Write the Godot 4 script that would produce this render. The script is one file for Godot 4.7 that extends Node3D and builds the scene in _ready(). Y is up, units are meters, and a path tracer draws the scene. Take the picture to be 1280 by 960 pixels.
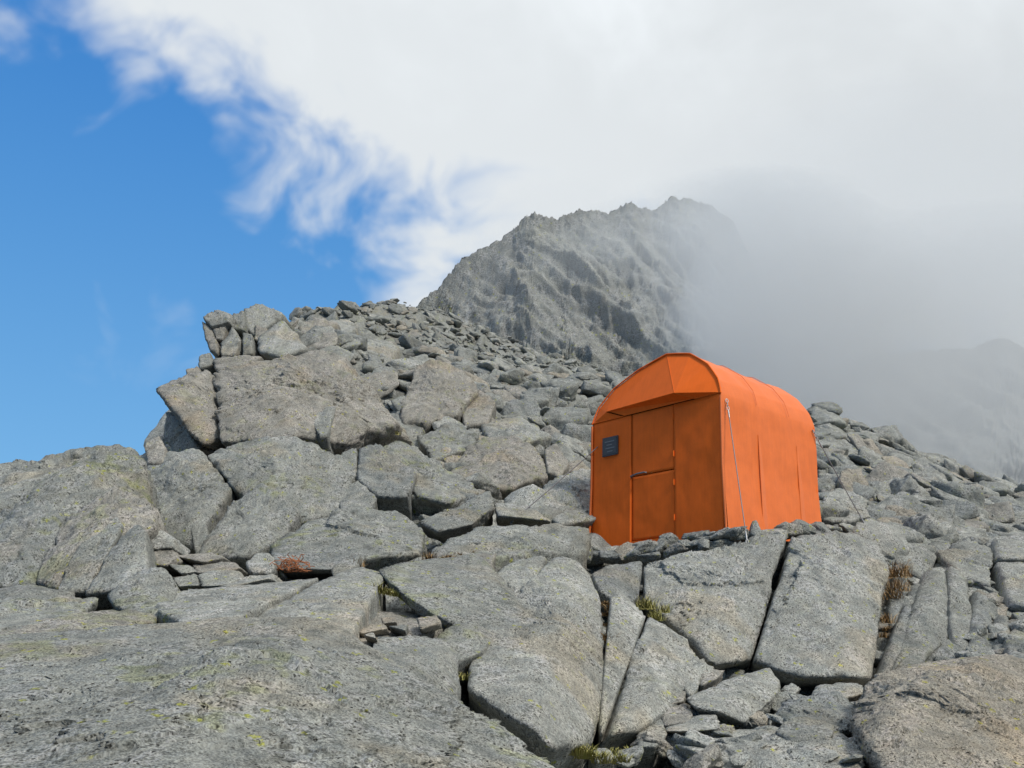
extends Node3D
# ---------------------------------------------------------------- camera model
const PITCH := 16.0
const VFOV := 42.0
var CS := cos(deg_to_rad(PITCH))
var SN := sin(deg_to_rad(PITCH))
const F := 1250.44
var granite: StandardMaterial3D
var rubble_mat: StandardMaterial3D
var peak_mat: StandardMaterial3D
var moss_mat: StandardMaterial3D
var topo := {}
var nz := FastNoiseLite.new()
var nz2 := FastNoiseLite.new()
var lich := FastNoiseLite.new()
var chip := FastNoiseLite.new()
var crack := FastNoiseLite.new()
var rng := RandomNumberGenerator.new()
var used := {}

# a point of the place, from where the photograph shows it and how far away it stands
func at(px: float, py: float, d: float) -> Vector3:
	var b := (py - 480.0) / F
	return Vector3((px - 640.0) / F * d, d * (SN - b * CS), -d * (CS + b * SN))

func numbered(n: String) -> String:
	if not used.has(n):
		used[n] = 0
		return n
	used[n] += 1
	return "%s_%03d" % [n, used[n]]

func tag(o: Node, label: String, category: String, group := "") -> void:
	o.set_meta("label", label)
	o.set_meta("category", category)
	if group != "":
		o.set_meta("group", group)

func structure(called: String) -> Node3D:
	var o := Node3D.new()
	o.name = numbered(called)
	o.set_meta("kind", "structure")
	add_child(o)
	return o

func put(called: String, mesh: Mesh, m: Material, parent: Node = null, where := Vector3.ZERO) -> MeshInstance3D:
	var o := MeshInstance3D.new()
	o.name = numbered(called) if parent == null else called
	o.mesh = mesh
	o.material_override = m
	(self if parent == null else parent).add_child(o, true)
	o.position = where
	return o

# ---------------------------------------------------------------- rocks
# welded cube grid: points and triangles, shared by all rocks of one fineness
func cube(n: int) -> Array:
	if topo.has(n):
		return topo[n]
	var ids := {}
	var pts := PackedVector3Array()
	var idx := PackedInt32Array()
	for f in 6:
		var ax := f / 2
		var s := f % 2
		for i in n:
			for j in n:
				var q := []
				for c in [[0, 0], [1, 0], [1, 1], [0, 1]]:
					var k := Vector3i()
					k[ax] = s * n
					k[(ax + 1) % 3] = i + c[0]
					k[(ax + 2) % 3] = j + c[1]
					if not ids.has(k):
						ids[k] = pts.size()
						var v := Vector3(k) / n * 2.0 - Vector3.ONE
						for a in 3:
							v[a] = tan(v[a] * 0.72) / tan(0.72)
						pts.append(v)
					q.append(ids[k])
				if s == 1:
					idx.append_array([q[0], q[2], q[1], q[0], q[3], q[2]])
				else:
					idx.append_array([q[0], q[1], q[2], q[0], q[2], q[3]])
	topo[n] = [pts, idx]
	return topo[n]

# outward planes (unit normal, distance from c) of the convex hull of pts
func hull_planes(pts: PackedVector3Array, c: Vector3) -> Array:
	var ns := PackedVector3Array()
	var ds := PackedFloat32Array()
	var n := pts.size()
	for i in n:
		for j in range(i + 1, n):
			for k in range(j + 1, n):
				var m := (pts[j] - pts[i]).cross(pts[k] - pts[i])
				if m.length_squared() < 1e-8:
					continue
				m = m.normalized()
				var d := m.dot(pts[i] - c)
				if d < 0.0:
					m = -m
					d = -d
				var ok := true
				for l in n:
					if m.dot(pts[l] - c) > d + 0.004:
						ok = false
						break
				if not ok:
					continue
				for l in ns.size():
					if ns[l].dot(m) > 0.992:
						ok = false
						break
				if ok:
					ns.append(m)
					ds.append(maxf(d, 0.02))
	return [ns, ds]

# one rock: a rounded, weathered convex body; tint is its stone colour, liche how much lichen it carries
func rock_mesh(pts: PackedVector3Array, n: int, p: float, amp: float, tint: Color, liche := 0.5, freq := 1.0) -> Dictionary:
	var c := Vector3.ZERO
	var lo := pts[0]
	var hi := pts[0]
	for v in pts:
		c += v
		lo = lo.min(v)
		hi = hi.max(v)
	c /= pts.size()
	var pl := hull_planes(pts, c)
	var ns: PackedVector3Array = pl[0]
	var ds: PackedFloat32Array = pl[1]
	var s := (hi - lo) * 0.5
	var step := clampf(0.10 * minf(s.x, minf(s.y, s.z)), 0.0, 0.048)
	var bend := 0.16 * minf(s.x, minf(s.y, s.z))
	var g := cube(n)
	var base: PackedVector3Array = g[0]
	var idx: PackedInt32Array = g[1]
	var out := PackedVector3Array()
	out.resize(base.size())
	var m := ns.size()
	for i in base.size():
		var v := base[i] * s
		var w0 := (c + v) * (0.8 * freq)
		v += Vector3(nz.get_noise_3d(w0.x, w0.y, w0.z), nz.get_noise_3d(w0.y + 41.0, w0.z, w0.x), nz.get_noise_3d(w0.z, w0.x + 83.0, w0.y)) * bend
		var sum := 0.0
		for k in m:
			var q := ns[k].dot(v) / ds[k]
			if q > 0.4:
				sum += pow(q, p)
		var r := v / pow(maxf(sum, 1e-9), 1.0 / p)
		var w := (c + r) * freq
		var e := nz.get_noise_3dv(w) + 0.40 * nz2.get_noise_3dv(w) + 0.5 * chip.get_noise_3dv(w)
		var wf := Vector3(w.x + 0.5 * w.y, 0.55 * w.y - 0.35 * w.x, w.z * 0.8)
		out[i] = r + r.normalized() * (amp * 1.35 * e + step * crack.get_noise_3dv(wf))
	return finish(out, idx, c, tint, liche)

func finish(out: PackedVector3Array, idx: PackedInt32Array, c: Vector3, tint: Color, liche: float) -> Dictionary:
	var nrm := PackedVector3Array()
	nrm.resize(out.size())
	for t in range(0, idx.size(), 3):
		var a := idx[t]
		var b := idx[t + 1]
		var d := idx[t + 2]
		var fn := (out[d] - out[a]).cross(out[b] - out[a])
		nrm[a] += fn
		nrm[b] += fn
		nrm[d] += fn
	var col := PackedColorArray()
	col.resize(out.size())
	for i in out.size():
		nrm[i] = nrm[i].normalized()
		col[i] = stone(c + out[i], tint, liche)
	return {"mesh": surface(out, nrm, col, idx), "at": c}

func surface(v: PackedVector3Array, n: PackedVector3Array, c: PackedColorArray, idx: PackedInt32Array) -> ArrayMesh:
	var a := []
	a.resize(Mesh.ARRAY_MAX)
	a[Mesh.ARRAY_VERTEX] = v
	a[Mesh.ARRAY_NORMAL] = n
	a[Mesh.ARRAY_COLOR] = c
	a[Mesh.ARRAY_INDEX] = idx
	var me := ArrayMesh.new()
	me.add_surface_from_arrays(Mesh.PRIMITIVE_TRIANGLES, a)
	return me

# stone colour at a place: patches of weathering, yellow-green crust lichen, black lichen, iron stains
func stone(w: Vector3, tint: Color, liche: float) -> Color:
	var a := lich.get_noise_3dv(w * 0.55)
	var b := lich.get_noise_3dv(w * 2.3 + Vector3(31, 7, 11))
	var e := lich.get_noise_3dv(w * 6.5 + Vector3(3, 70, 19))
	var k := 1.0 + 0.20 * a + 0.13 * b + 0.07 * e
	var c := Color(tint.r * k, tint.g * k, tint.b * k)
	var warm := smoothstep(0.16, 0.5, lich.get_noise_3dv(w * 0.8 + Vector3(90, 0, 40)) + 0.25 * b)
	c = c.lerp(Color(c.r * 1.12, c.g * 0.99, c.b * 0.84), warm * 0.6)
	var y := smoothstep(0.22, 0.42, 0.6 * lich.get_noise_3dv(w * 0.9 + Vector3(0, 55, 5)) + 0.55 * e + 0.25 * b)
	c = c.lerp(Color(0.29, 0.305, 0.16), y * liche * 0.7)
	var d := smoothstep(0.30, 0.48, 0.45 * lich.get_noise_3dv(w * 1.3 + Vector3(12, 5, 77)) + 0.7 * lich.get_noise_3dv(w * 9.0))
	c = c.lerp(Color(0.07, 0.074, 0.07), d * liche * 0.7)
	return c

const GREY := Color(0.308, 0.316, 0.310)
const PALE := Color(0.372, 0.377, 0.369)
const BLUE := Color(0.272, 0.284, 0.288)
const PINK := Color(0.345, 0.330, 0.311)
const TAN := Color(0.368, 0.338, 0.300)

# seen: corners [px, py, distance]; back: how the body goes on behind them
func rock_from(seen: Array, back: Vector3, n: int, tint: Color, liche := 0.5, amp := 0.05, p := 60.0, freq := 1.0) -> Dictionary:
	var pts := PackedVector3Array()
	for q in seen:
		pts.append(at(q[0], q[1], q[2]))
	var c := Vector3.ZERO
	for v in pts:
		c += v
	c /= pts.size()
	var k := pts.size()
	for i in k:
		pts.append(c + (pts[i] - c) * 0.94 + back)
	return rock_mesh(pts, n, p, amp, tint, liche, freq)

func piece(parent: Node, called: String, seen: Array, back: Vector3, n: int, tint: Color, liche := 0.5, amp := 0.05, p := 60.0) -> MeshInstance3D:
	var r := rock_from(seen, back, n, tint, liche, amp, p)
	return put(called, r.mesh, granite, parent, r.at)

# ---------------------------------------------------------------- terrain
const GX0 := -80.0
const GZ0 := -140.0
const GS := 0.5
const GNX := 340
const GNZ := 300
var grid := PackedFloat32Array()

func tps(r2: float) -> float:
	return 0.0 if r2 < 1e-9 else r2 * log(r2)

func bake_terrain(ctrl: Array) -> void:
	var n := ctrl.size()
	var m := n + 3
	var A := []
	for i in n:
		var row := PackedFloat64Array()
		row.resize(m + 1)
		for j in n:
			var dx: float = ctrl[i].x - ctrl[j].x
			var dz: float = ctrl[i].z - ctrl[j].z
			row[j] = tps(dx * dx + dz * dz)
		row[i] += 0.15
		row[n] = 1.0
		row[n + 1] = ctrl[i].x
		row[n + 2] = ctrl[i].z
		row[m] = ctrl[i].y
		A.append(row)
	for k in 3:
		var row := PackedFloat64Array()
		row.resize(m + 1)
		for j in n:
			row[j] = 1.0 if k == 0 else (ctrl[j].x if k == 1 else ctrl[j].z)
		A.append(row)
	for i in m:
		var best := i
		for r in range(i + 1, m):
			if absf(A[r][i]) > absf(A[best][i]):
				best = r
		var tmp = A[i]
		A[i] = A[best]
		A[best] = tmp
		var pr: PackedFloat64Array = A[i]
		for r in range(i + 1, m):
			var rr: PackedFloat64Array = A[r]
			var f := rr[i] / pr[i]
			if f != 0.0:
				for q in range(i, m + 1):
					rr[q] -= f * pr[q]
				A[r] = rr
	var w := PackedFloat64Array()
	w.resize(m)
	for i in range(m - 1, -1, -1):
		var acc: float = A[i][m]
		for q in range(i + 1, m):
			acc -= A[i][q] * w[q]
		w[i] = acc / A[i][i]
	grid.resize(GNX * GNZ)
	var cx := PackedFloat32Array()
	var cz := PackedFloat32Array()
	for v in ctrl:
		cx.append(v.x)
		cz.append(v.z)
	for iz in GNZ:
		var z := GZ0 + iz * GS
		var coarse := z < -62.0 or z > 4.0
		for ix in GNX:
			var x := GX0 + ix * GS
			if (coarse or absf(x) > 34.0) and (ix % 4 != 0 or iz % 4 != 0):
				continue
			var h := w[n] + w[n + 1] * x + w[n + 2] * z
			for j in n:
				var dx := x - cx[j]
				var dz := z - cz[j]
				var r2 := dx * dx + dz * dz
				if r2 > 1e-9:
					h += w[j] * r2 * log(r2)
			grid[iz * GNX + ix] = clampf(h, -40.0, 30.0)
	for iz in GNZ:
		var z := GZ0 + iz * GS
		var coarse := z < -62.0 or z > 4.0
		for ix in GNX:
			if (coarse or absf(GX0 + ix * GS) > 34.0) and (ix % 4 != 0 or iz % 4 != 0):
				var ax := ix / 4 * 4
				var az := iz / 4 * 4
				var bx := mini(ax + 4, (GNX - 1) / 4 * 4)
				var bz := mini(az + 4, (GNZ - 1) / 4 * 4)
				var fx := (ix - ax) / 4.0
				var fz := (iz - az) / 4.0
				grid[iz * GNX + ix] = lerpf(lerpf(grid[az * GNX + ax], grid[az * GNX + bx], fx), lerpf(grid[bz * GNX + ax], grid[bz * GNX + bx], fx), fz)

func height(x: float, z: float) -> float:
	var fx := clampf((x - GX0) / GS, 0.0, GNX - 1.001)
	var fz := clampf((z - GZ0) / GS, 0.0, GNZ - 1.001)
	var ix := int(fx)
	var iz := int(fz)
	fx -= ix
	fz -= iz
	var o := iz * GNX + ix
	return lerpf(lerpf(grid[o], grid[o + 1], fx), lerpf(grid[o + GNX], grid[o + GNX + 1], fx), fz)

var cell := FastNoiseLite.new()
var cell2 := FastNoiseLite.new()
# the ground with its broken, blocky relief
func ground_y(x: float, z: float) -> float:
	var d := sqrt(x * x + z * z)
	var k := clampf(d / 18.0, 0.35, 1.6)
	var h := height(x, z)
	h += 0.30 * k * cell.get_noise_2d(x, z * 1.3) + 0.11 * cell2.get_noise_2d(x * 1.2, z)
	h -= 0.31 * (1.0 - smoothstep(16.0, 26.0, d))
	h += 0.16 * k * nz.get_noise_3d(x * 0.6, 0.0, z * 0.6) + 0.03 * nz2.get_noise_2d(x, z)
	return h

func slope_normal(x: float, z: float) -> Vector3:
	var e := 0.6
	return Vector3(height(x - e, z) - height(x + e, z), 2.0 * e, height(x, z - e) - height(x, z + e)).normalized()

func graded(lo: float, hi: float, mid0: float, mid1: float, fine: float, grow: float, most: float) -> PackedFloat32Array:
	var out := PackedFloat32Array()
	var a := PackedFloat32Array()
	var x := mid0
	var s := fine
	while x > lo:
		a.append(x)
		x -= s
		s = minf(s * grow, most)
	a.append(lo)
	a.reverse()
	out.append_array(a)
	x = mid0 + fine
	while x < mid1:
		out.append(x)
		x += fine
	s = fine
	while x < hi:
		out.append(x)
		x += s
		s = minf(s * grow, most)
	out.append(hi)
	return out

func make_ground() -> void:
	var xs := graded(-79, 88, -8, 10, 0.13, 1.03, 2.5)
	var zs := graded(-138, 5, -17, 1, 0.13, 1.022, 2.5)
	var v := PackedVector3Array()
	var nn := PackedVector3Array()
	var c := PackedColorArray()
	var idx := PackedInt32Array()
	var w := xs.size()
	for z in zs:
		for x in xs:
			v.append(Vector3(x, ground_y(x, z), z))
			c.append(stone(v[-1], GREY, 0.6))
	nn.resize(v.size())
	for j in zs.size() - 1:
		for i in w - 1:
			var a := j * w + i
			idx.append_array([a, a + 1, a + w, a + 1, a + w + 1, a + w])
	for t in range(0, idx.size(), 3):
		var fn := (v[idx[t + 2]] - v[idx[t]]).cross(v[idx[t + 1]] - v[idx[t]])
		for q in 3:
			nn[idx[t + q]] += fn
	for i in nn.size():
		nn[i] = nn[i].normalized()
	var o := put("ground", surface(v, nn, c, idx), granite)
	o.set_meta("kind", "structure")

# ---------------------------------------------------------------- materials
func seamless(size: int, freq: float, octaves: int, sd: int, type := FastNoiseLite.TYPE_SIMPLEX_SMOOTH) -> PackedByteArray:
	var f := FastNoiseLite.new()
	f.noise_type = type
	f.seed = sd
	f.frequency = freq
	f.fractal_octaves = octaves
	f.fractal_type = FastNoiseLite.FRACTAL_FBM if octaves > 1 else FastNoiseLite.FRACTAL_NONE
	var im := f.get_seamless_image(size, size)
	im.convert(Image.FORMAT_L8)
	return im.get_data()

func tex(size: int, data: PackedByteArray, fmt := Image.FORMAT_RGB8) -> ImageTexture:
	return ImageTexture.create_from_image(Image.create_from_data(size, size, false, fmt, data))

func make_materials() -> void:
	var size := 1024
	# granite: pale feldspar, grey quartz and black mica grains
	var a := seamless(size, 0.16, 2, 3)
	var b := seamless(size, 0.09, 2, 8)
	var c := seamless(size, 0.035, 3, 21)
	var d := seamless(size, 0.012, 4, 33)
	var sp := seamless(size, 0.06, 1, 91, FastNoiseLite.TYPE_CELLULAR)
	var alb := PackedByteArray()
	alb.resize(size * size * 3)
	var hgt := PackedByteArray()
	hgt.resize(size * size)
	var r2 := RandomNumberGenerator.new()
	r2.seed = 5
	for i in size * size:
		var u := a[i] / 255.0
		var q := b[i] / 255.0
		var m := c[i] / 255.0
		var l := d[i] / 255.0
		var t := 0.90 + 0.62 * (u - 0.5) + 0.34 * (q - 0.5) + 0.26 * (m - 0.5) + 0.22 * (l - 0.5) + 0.16 * (r2.randf() - 0.5)
		t -= 0.46 * smoothstep(0.60, 0.70, q * 0.6 + u * 0.4)
		t -= 0.16 * smoothstep(0.62, 0.75, m)
		t -= 0.45 * (1.0 - smoothstep(0.10, 0.20, sp[i] / 255.0 + 0.30 * (u - 0.5))) * smoothstep(0.44, 0.58, l)
		t += 0.03
		var g := 0.03 * (l - 0.5)
		alb[i * 3] = clampi(int((t + g) * 255.0), 0, 255)
		alb[i * 3 + 1] = clampi(int(t * 255.0), 0, 255)
		alb[i * 3 + 2] = clampi(int((t - g) * 255.0), 0, 255)
		hgt[i] = clampi(int(255.0 * (0.25 * u + 0.25 * q + 0.5 * m)), 0, 255)
	# broad weathering: black lichen spots in colonies and washed patches, laid over at another scale
	var e := seamless(size, 0.012, 5, 51)
	var f := seamless(size, 0.05, 1, 77, FastNoiseLite.TYPE_CELLULAR)
	var h := seamless(size, 0.11, 1, 78, FastNoiseLite.TYPE_CELLULAR)
	var o := seamless(size, 0.2, 3, 79)
	var yl := seamless(size, 0.028, 1, 83, FastNoiseLite.TYPE_CELLULAR)
	var ym := seamless(size, 0.008, 3, 84)
	var det := PackedByteArray()
	det.resize(size * size * 4)
	for i in size * size:
		var m := e[i] / 255.0
		var u := f[i] / 255.0 + 0.35 * (o[i] / 255.0 - 0.5)
		var q := h[i] / 255.0 + 0.35 * (o[i] / 255.0 - 0.5)
		var k := (1.0 - smoothstep(0.14, 0.24, u)) * smoothstep(0.50, 0.62, m)
		k = maxf(k, (1.0 - smoothstep(0.16, 0.26, q)) * smoothstep(0.44, 0.60, m))
		var t := 0.96 + 0.40 * (m - 0.5) + 0.22 * (o[i] / 255.0 - 0.5) - 0.26 * k
		var ye := (1.0 - smoothstep(0.05, 0.11, yl[i] / 255.0 + 0.22 * (o[i] / 255.0 - 0.5))) * smoothstep(0.58, 0.66, ym[i] / 255.0)
		t = lerpf(t, 1.0, ye)
		det[i * 4] = clampi(int(t * 250.0), 0, 255)
		det[i * 4 + 1] = clampi(int(t * 252.0), 0, 255)
		det[i * 4 + 2] = clampi(int(t * 247.0 * (1.0 - 0.42 * ye)), 0, 255)
		det[i * 4 + 3] = 255
	var talb := tex(size, alb)
	var thgt := tex(size, hgt, Image.FORMAT_L8)
	var tdet := tex(size, det, Image.FORMAT_RGBA8)
	granite = stone_material(talb, thgt, tdet, 0.5, 0.23, 1.3)
	peak_mat = stone_material(talb, thgt, tdet, 0.035, 0.013, 30.0)
	moss_mat = StandardMaterial3D.new()
	moss_mat.vertex_color_use_as_albedo = true
	moss_mat.roughness = 1.0
	moss_mat.backlight = Color(0.15, 0.15, 0.1)

func stone_material(alb: Texture2D, hgt: Texture2D, det: Texture2D, s1: float, s2: float, relief: float) -> StandardMaterial3D:
	var m := StandardMaterial3D.new()
	m.vertex_color_use_as_albedo = true
	m.albedo_color = Color.WHITE
	m.albedo_texture = alb
	m.roughness = 0.92
	m.metallic_specular = 0.3
	m.uv1_triplanar = true
	m.uv1_world_triplanar = true
	m.uv1_triplanar_sharpness = 12.0
	m.uv1_scale = Vector3.ONE * s1
	m.heightmap_enabled = true
	m.heightmap_texture = hgt
	m.heightmap_scale = relief
	m.detail_enabled = true
	m.detail_blend_mode = BaseMaterial3D.BLEND_MODE_MUL
	m.detail_albedo = det
	m.detail_uv_layer = BaseMaterial3D.DETAIL_UV_2
	m.uv2_triplanar = true
	m.uv2_world_triplanar = true
	m.uv2_triplanar_sharpness = 12.0
	m.uv2_scale = Vector3.ONE * s2
	return m

# ---------------------------------------------------------------- sky and air
var cl1 := FastNoiseLite.new()
var cl2 := FastNoiseLite.new()

func sky_color(d: Vector3) -> Color:
	var el := rad_to_deg(asin(clampf(d.y, -1.0, 1.0)))
	var az := rad_to_deg(atan2(d.x, -d.z))
	var e := maxf(el, 0.0)
	var t := clampf(e / 44.0, 0.0, 1.0)
	var blue := Color(0.60, 0.81, 0.95).lerp(Color(0.17, 0.44, 0.75), pow(t, 0.75)).srgb_to_linear()
	# the cloud bank: it fills the sky up and to the right of a ragged edge
	var w := Vector3(d.x, d.y * 1.2, d.z)
	var warp := Vector3(cl2.get_noise_3dv(w * 3.0), cl2.get_noise_3dv(w * 3.0 + Vector3(9, 1, 4)), 0.0) * 0.05
	var n := cl1.get_noise_3dv((w + warp) * 4.2)
	var n2 := cl1.get_noise_3dv((w + warp * 2.0) * 13.0 + Vector3(5, 5, 5))
	var s := 0.93 * (el - 21.3) + 0.37 * 57.3 * sin(deg_to_rad(az + 3.9))
	var q := s + (n * 11.0 + n2 * 4.5) * (1.0 - 0.6 * smoothstep(4.0, 14.0, s))
	var cover := smoothstep(-2.5, 8.0, q)
	cover = maxf(cover, 0.22 * smoothstep(0.12, 0.5, n + 0.5 * n2) * smoothstep(-16.0, -2.0, s))
	var thick := smoothstep(2.0, 26.0, q)
	# an overcast sky is brighter towards the zenith than at its foot
	var lum := minf(0.41 + 0.0138 * maxf(e - 8.0, 0.0), 1.15) * (1.0 + 0.16 * n + 0.05 * n2)
	lum = lerpf(0.78, lum, thick)
	return blue.lerp(Color(lum * 0.95, lum * 1.0, lum * 1.035), cover)

func pano_dir(u: float, v: float) -> Vector3:
	var a := u * TAU
	var e := (0.5 - v) * PI
	return Vector3(sin(a) * cos(e), sin(e), -cos(a) * cos(e))

func make_sky() -> ImageTexture:
	cl1.seed = 14
	cl1.frequency = 1.0
	cl1.fractal_octaves = 5
	cl1.fractal_gain = 0.55
	cl2.seed = 4
	cl2.frequency = 1.0
	cl2.fractal_octaves = 3
	var W := 4096
	var small := Image.create(W / 8, W / 16, false, Image.FORMAT_RGBF)
	for y in W / 32 + 4:
		for x in W / 8:
			small.set_pixel(x, y, sky_color(pano_dir((x + 0.5) / (W / 8), (y + 0.5) / (W / 16))))
	for y in range(W / 32 + 4, W / 16):
		for x in W / 8:
			small.set_pixel(x, y, Color(0.22, 0.235, 0.235))
	small.resize(W, W / 2, Image.INTERPOLATE_CUBIC)
	# the same sky, sampled finely over the quarter that faces the camera
	for y in range(int(W / 2 * 0.22), int(W / 2 * 0.5)):
		for x in range(int(-W * 0.10), int(W * 0.10)):
			small.set_pixel(posmod(x, W), y, sky_color(pano_dir((x + 0.5) / W, (y + 0.5) / (W / 2))))
	return ImageTexture.create_from_image(small)

func mist(px: float, py: float, d: float, size: Vector3, density: float, tilt := 0.0) -> void:
	var f := FogVolume.new()
	f.name = numbered("mist_cloud")
	f.shape = RenderingServer.FOG_VOLUME_SHAPE_ELLIPSOID
	f.size = size
	var m := FogMaterial.new()
	m.albedo = Color(0.975, 0.99, 1.0)
	m.density = density
	f.material = m
	f.set_meta("kind", "stuff")
	f.set_meta("label", "grey cloud drifting across the mountain side")
	f.set_meta("category", "cloud")
	f.set_meta("group", "drifting mist")
	add_child(f)
	f.position = at(px, py, d)
	f.rotation = Vector3(asin(f.position.y / f.position.length()) + tilt, -atan2(f.position.x, -f.position.z), 0.0)

# ---------------------------------------------------------------- mountain
func make_peak(called: String, ridge: Array, foot_y: float, out: float, drop: float, nu: int, nv: int, sd: int, amp: float) -> void:
	var big := FastNoiseLite.new()
	big.seed = sd
	big.frequency = 0.02
	big.fractal_type = FastNoiseLite.FRACTAL_RIDGED
	big.fractal_octaves = 6
	big.fractal_gain = 0.55
	var jag := FastNoiseLite.new()
	jag.seed = sd + 1
	jag.noise_type = FastNoiseLite.TYPE_CELLULAR
	jag.cellular_return_type = FastNoiseLite.RETURN_CELL_VALUE
	jag.frequency = 0.16
	jag.domain_warp_enabled = true
	jag.domain_warp_amplitude = 6.0
	jag.domain_warp_frequency = 0.05
	var pts := PackedVector3Array()
	for r in ridge:
		pts.append(at(r[0], r[1], r[2]))
	var v := PackedVector3Array()
	var nn := PackedVector3Array()
	var c := PackedColorArray()
	var idx := PackedInt32Array()
	var rows := nv + nv / 4
	for j in rows + 1:
		var t := (j - nv / 4) / float(nv)      # below zero: the far side
		for i in nu + 1:
			var u := i / float(nu) * (pts.size() - 1)
			var k := mini(int(u), pts.size() - 2)
			var top := pts[k].lerp(pts[k + 1], u - k)
			var toward := Vector3(-top.x, 0, -top.z).normalized()
			var p := top
			if t >= 0.0:
				p += toward * out * (0.25 * t + 0.75 * t * t)
				p.y = lerpf(top.y, foot_y, 1.0 - pow(1.0 - t, 1.25))
			else:
				p -= toward * out * 1.2 * -t
				p.y = top.y + drop * t * 4.0
			var q := Vector3((p.x * 0.75 + p.y * 0.66) * 1.5, (p.y * 0.75 - p.x * 0.66) * 0.5, p.z)
			var e := big.get_noise_3dv(q) - 0.1
			var f := jag.get_noise_3dv(Vector3((p.x * 0.75 + p.y * 0.66) * 0.8, (p.y * 0.75 - p.x * 0.66) * 0.5, p.z * 0.3))
			var k2 := clampf(absf(t) * 7.0, 0.12, 1.0)
			p += (toward * 0.85 + Vector3(0, 0.45, 0)) * (amp * e * k2 + 1.3 * f * maxf(k2, 0.35) + 0.5 * jag.get_noise_3dv(p * 1.5) + 0.6 * nz.get_noise_3dv(p * 0.3))
			p.y += 1.2 * jag.get_noise_3dv(q * 1.7) * (1.0 - k2)
			v.append(p)
			var a := lich.get_noise_3dv(p * 0.02)
			var b := lich.get_noise_3dv(p * 0.11)
			var col := Color(0.335, 0.345, 0.348) * (1.0 + 0.25 * a + 0.25 * b)
			col = col.lerp(Color(0.28, 0.285, 0.255), 0.5 * smoothstep(0.0, 0.5, a + 0.6 * b + 0.3 * e))
			c.append(col)
	nn.resize(v.size())
	var w := nu + 1
	for j in rows:
		for i in nu:
			var a := j * w + i
			idx.append_array([a, a + 1, a + w, a + 1, a + w + 1, a + w])
	for t in range(0, idx.size(), 3):
		var fn := (v[idx[t + 2]] - v[idx[t]]).cross(v[idx[t + 1]] - v[idx[t]])
		for q in 3:
			nn[idx[t + q]] += fn
	for i in nn.size():
		nn[i] = nn[i].normalized()
	put(called, surface(v, nn, c, idx), peak_mat).set_meta("kind", "structure")
# ---------------------------------------------------------------- the place
func _ready() -> void:
	rng.seed = 7
	nz.seed = 2
	nz.frequency = 1.1
	nz.fractal_octaves = 3
	nz2.seed = 9
	nz2.frequency = 4.3
	nz2.fractal_octaves = 3
	lich.seed = 30
	lich.frequency = 1.0
	lich.fractal_octaves = 3
	chip.seed = 44
	chip.noise_type = FastNoiseLite.TYPE_CELLULAR
	chip.cellular_return_type = FastNoiseLite.RETURN_CELL_VALUE
	chip.frequency = 2.6
	chip.domain_warp_enabled = true
	chip.domain_warp_amplitude = 0.35
	chip.domain_warp_frequency = 1.2
	crack.seed = 61
	crack.noise_type = FastNoiseLite.TYPE_CELLULAR
	crack.cellular_return_type = FastNoiseLite.RETURN_CELL_VALUE
	crack.frequency = 1.25
	crack.domain_warp_enabled = true
	crack.domain_warp_amplitude = 0.3
	crack.domain_warp_frequency = 0.9
	cell.seed = 5
	cell.noise_type = FastNoiseLite.TYPE_CELLULAR
	cell.cellular_return_type = FastNoiseLite.RETURN_CELL_VALUE
	cell.frequency = 0.62
	cell.domain_warp_enabled = true
	cell.domain_warp_amplitude = 0.9
	cell.domain_warp_frequency = 0.4
	cell2.seed = 15
	cell2.noise_type = FastNoiseLite.TYPE_CELLULAR
	cell2.cellular_return_type = FastNoiseLite.RETURN_CELL_VALUE
	cell2.frequency = 1.9
	# camera
	var cam := Camera3D.new()
	cam.name = "camera"
	cam.fov = VFOV
	cam.near = 0.05
	cam.far = 3000.0
	cam.rotation_degrees.x = PITCH
	add_child(cam)
	# sky, exposure
	var we := WorldEnvironment.new()
	we.name = "environment"
	var env := Environment.new()
	env.background_mode = Environment.BG_SKY
	var sm := PanoramaSkyMaterial.new()
	sm.panorama = make_sky()
	var sky := Sky.new()
	sky.sky_material = sm
	env.sky = sky
	env.background_energy_multiplier = 0.76
	env.tonemap_mode = Environment.TONE_MAPPER_LINEAR
	env.tonemap_exposure = 1.38
	env.volumetric_fog_enabled = true
	env.volumetric_fog_density = 0.0
	env.sdfgi_enabled = true
	env.ssao_enabled = true
	env.ssil_enabled = true
	we.environment = env
	add_child(we)
	# the sun behind thin cloud, high on the right
	var sun := DirectionalLight3D.new()
	sun.name = "sun"
	sun.light_energy = 0.8
	sun.light_angular_distance = 10.0
	sun.light_color = Color(1.0, 0.965, 0.91)
	sun.shadow_enabled = true
	add_child(sun)
	sun.look_at_from_position(Vector3(0.46, 0.62, 0.57) * 10.0, Vector3.ZERO)
	make_materials()
	print("materials ", Time.get_ticks_msec())
	build_terrain()
	print("terrain ", Time.get_ticks_msec())
	build_mountain()
	build_mist()
	build_bedrock()
	print("bedrock ", Time.get_ticks_msec())
	build_hut()
	scatter()
	print("scatter ", Time.get_ticks_msec())

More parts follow.
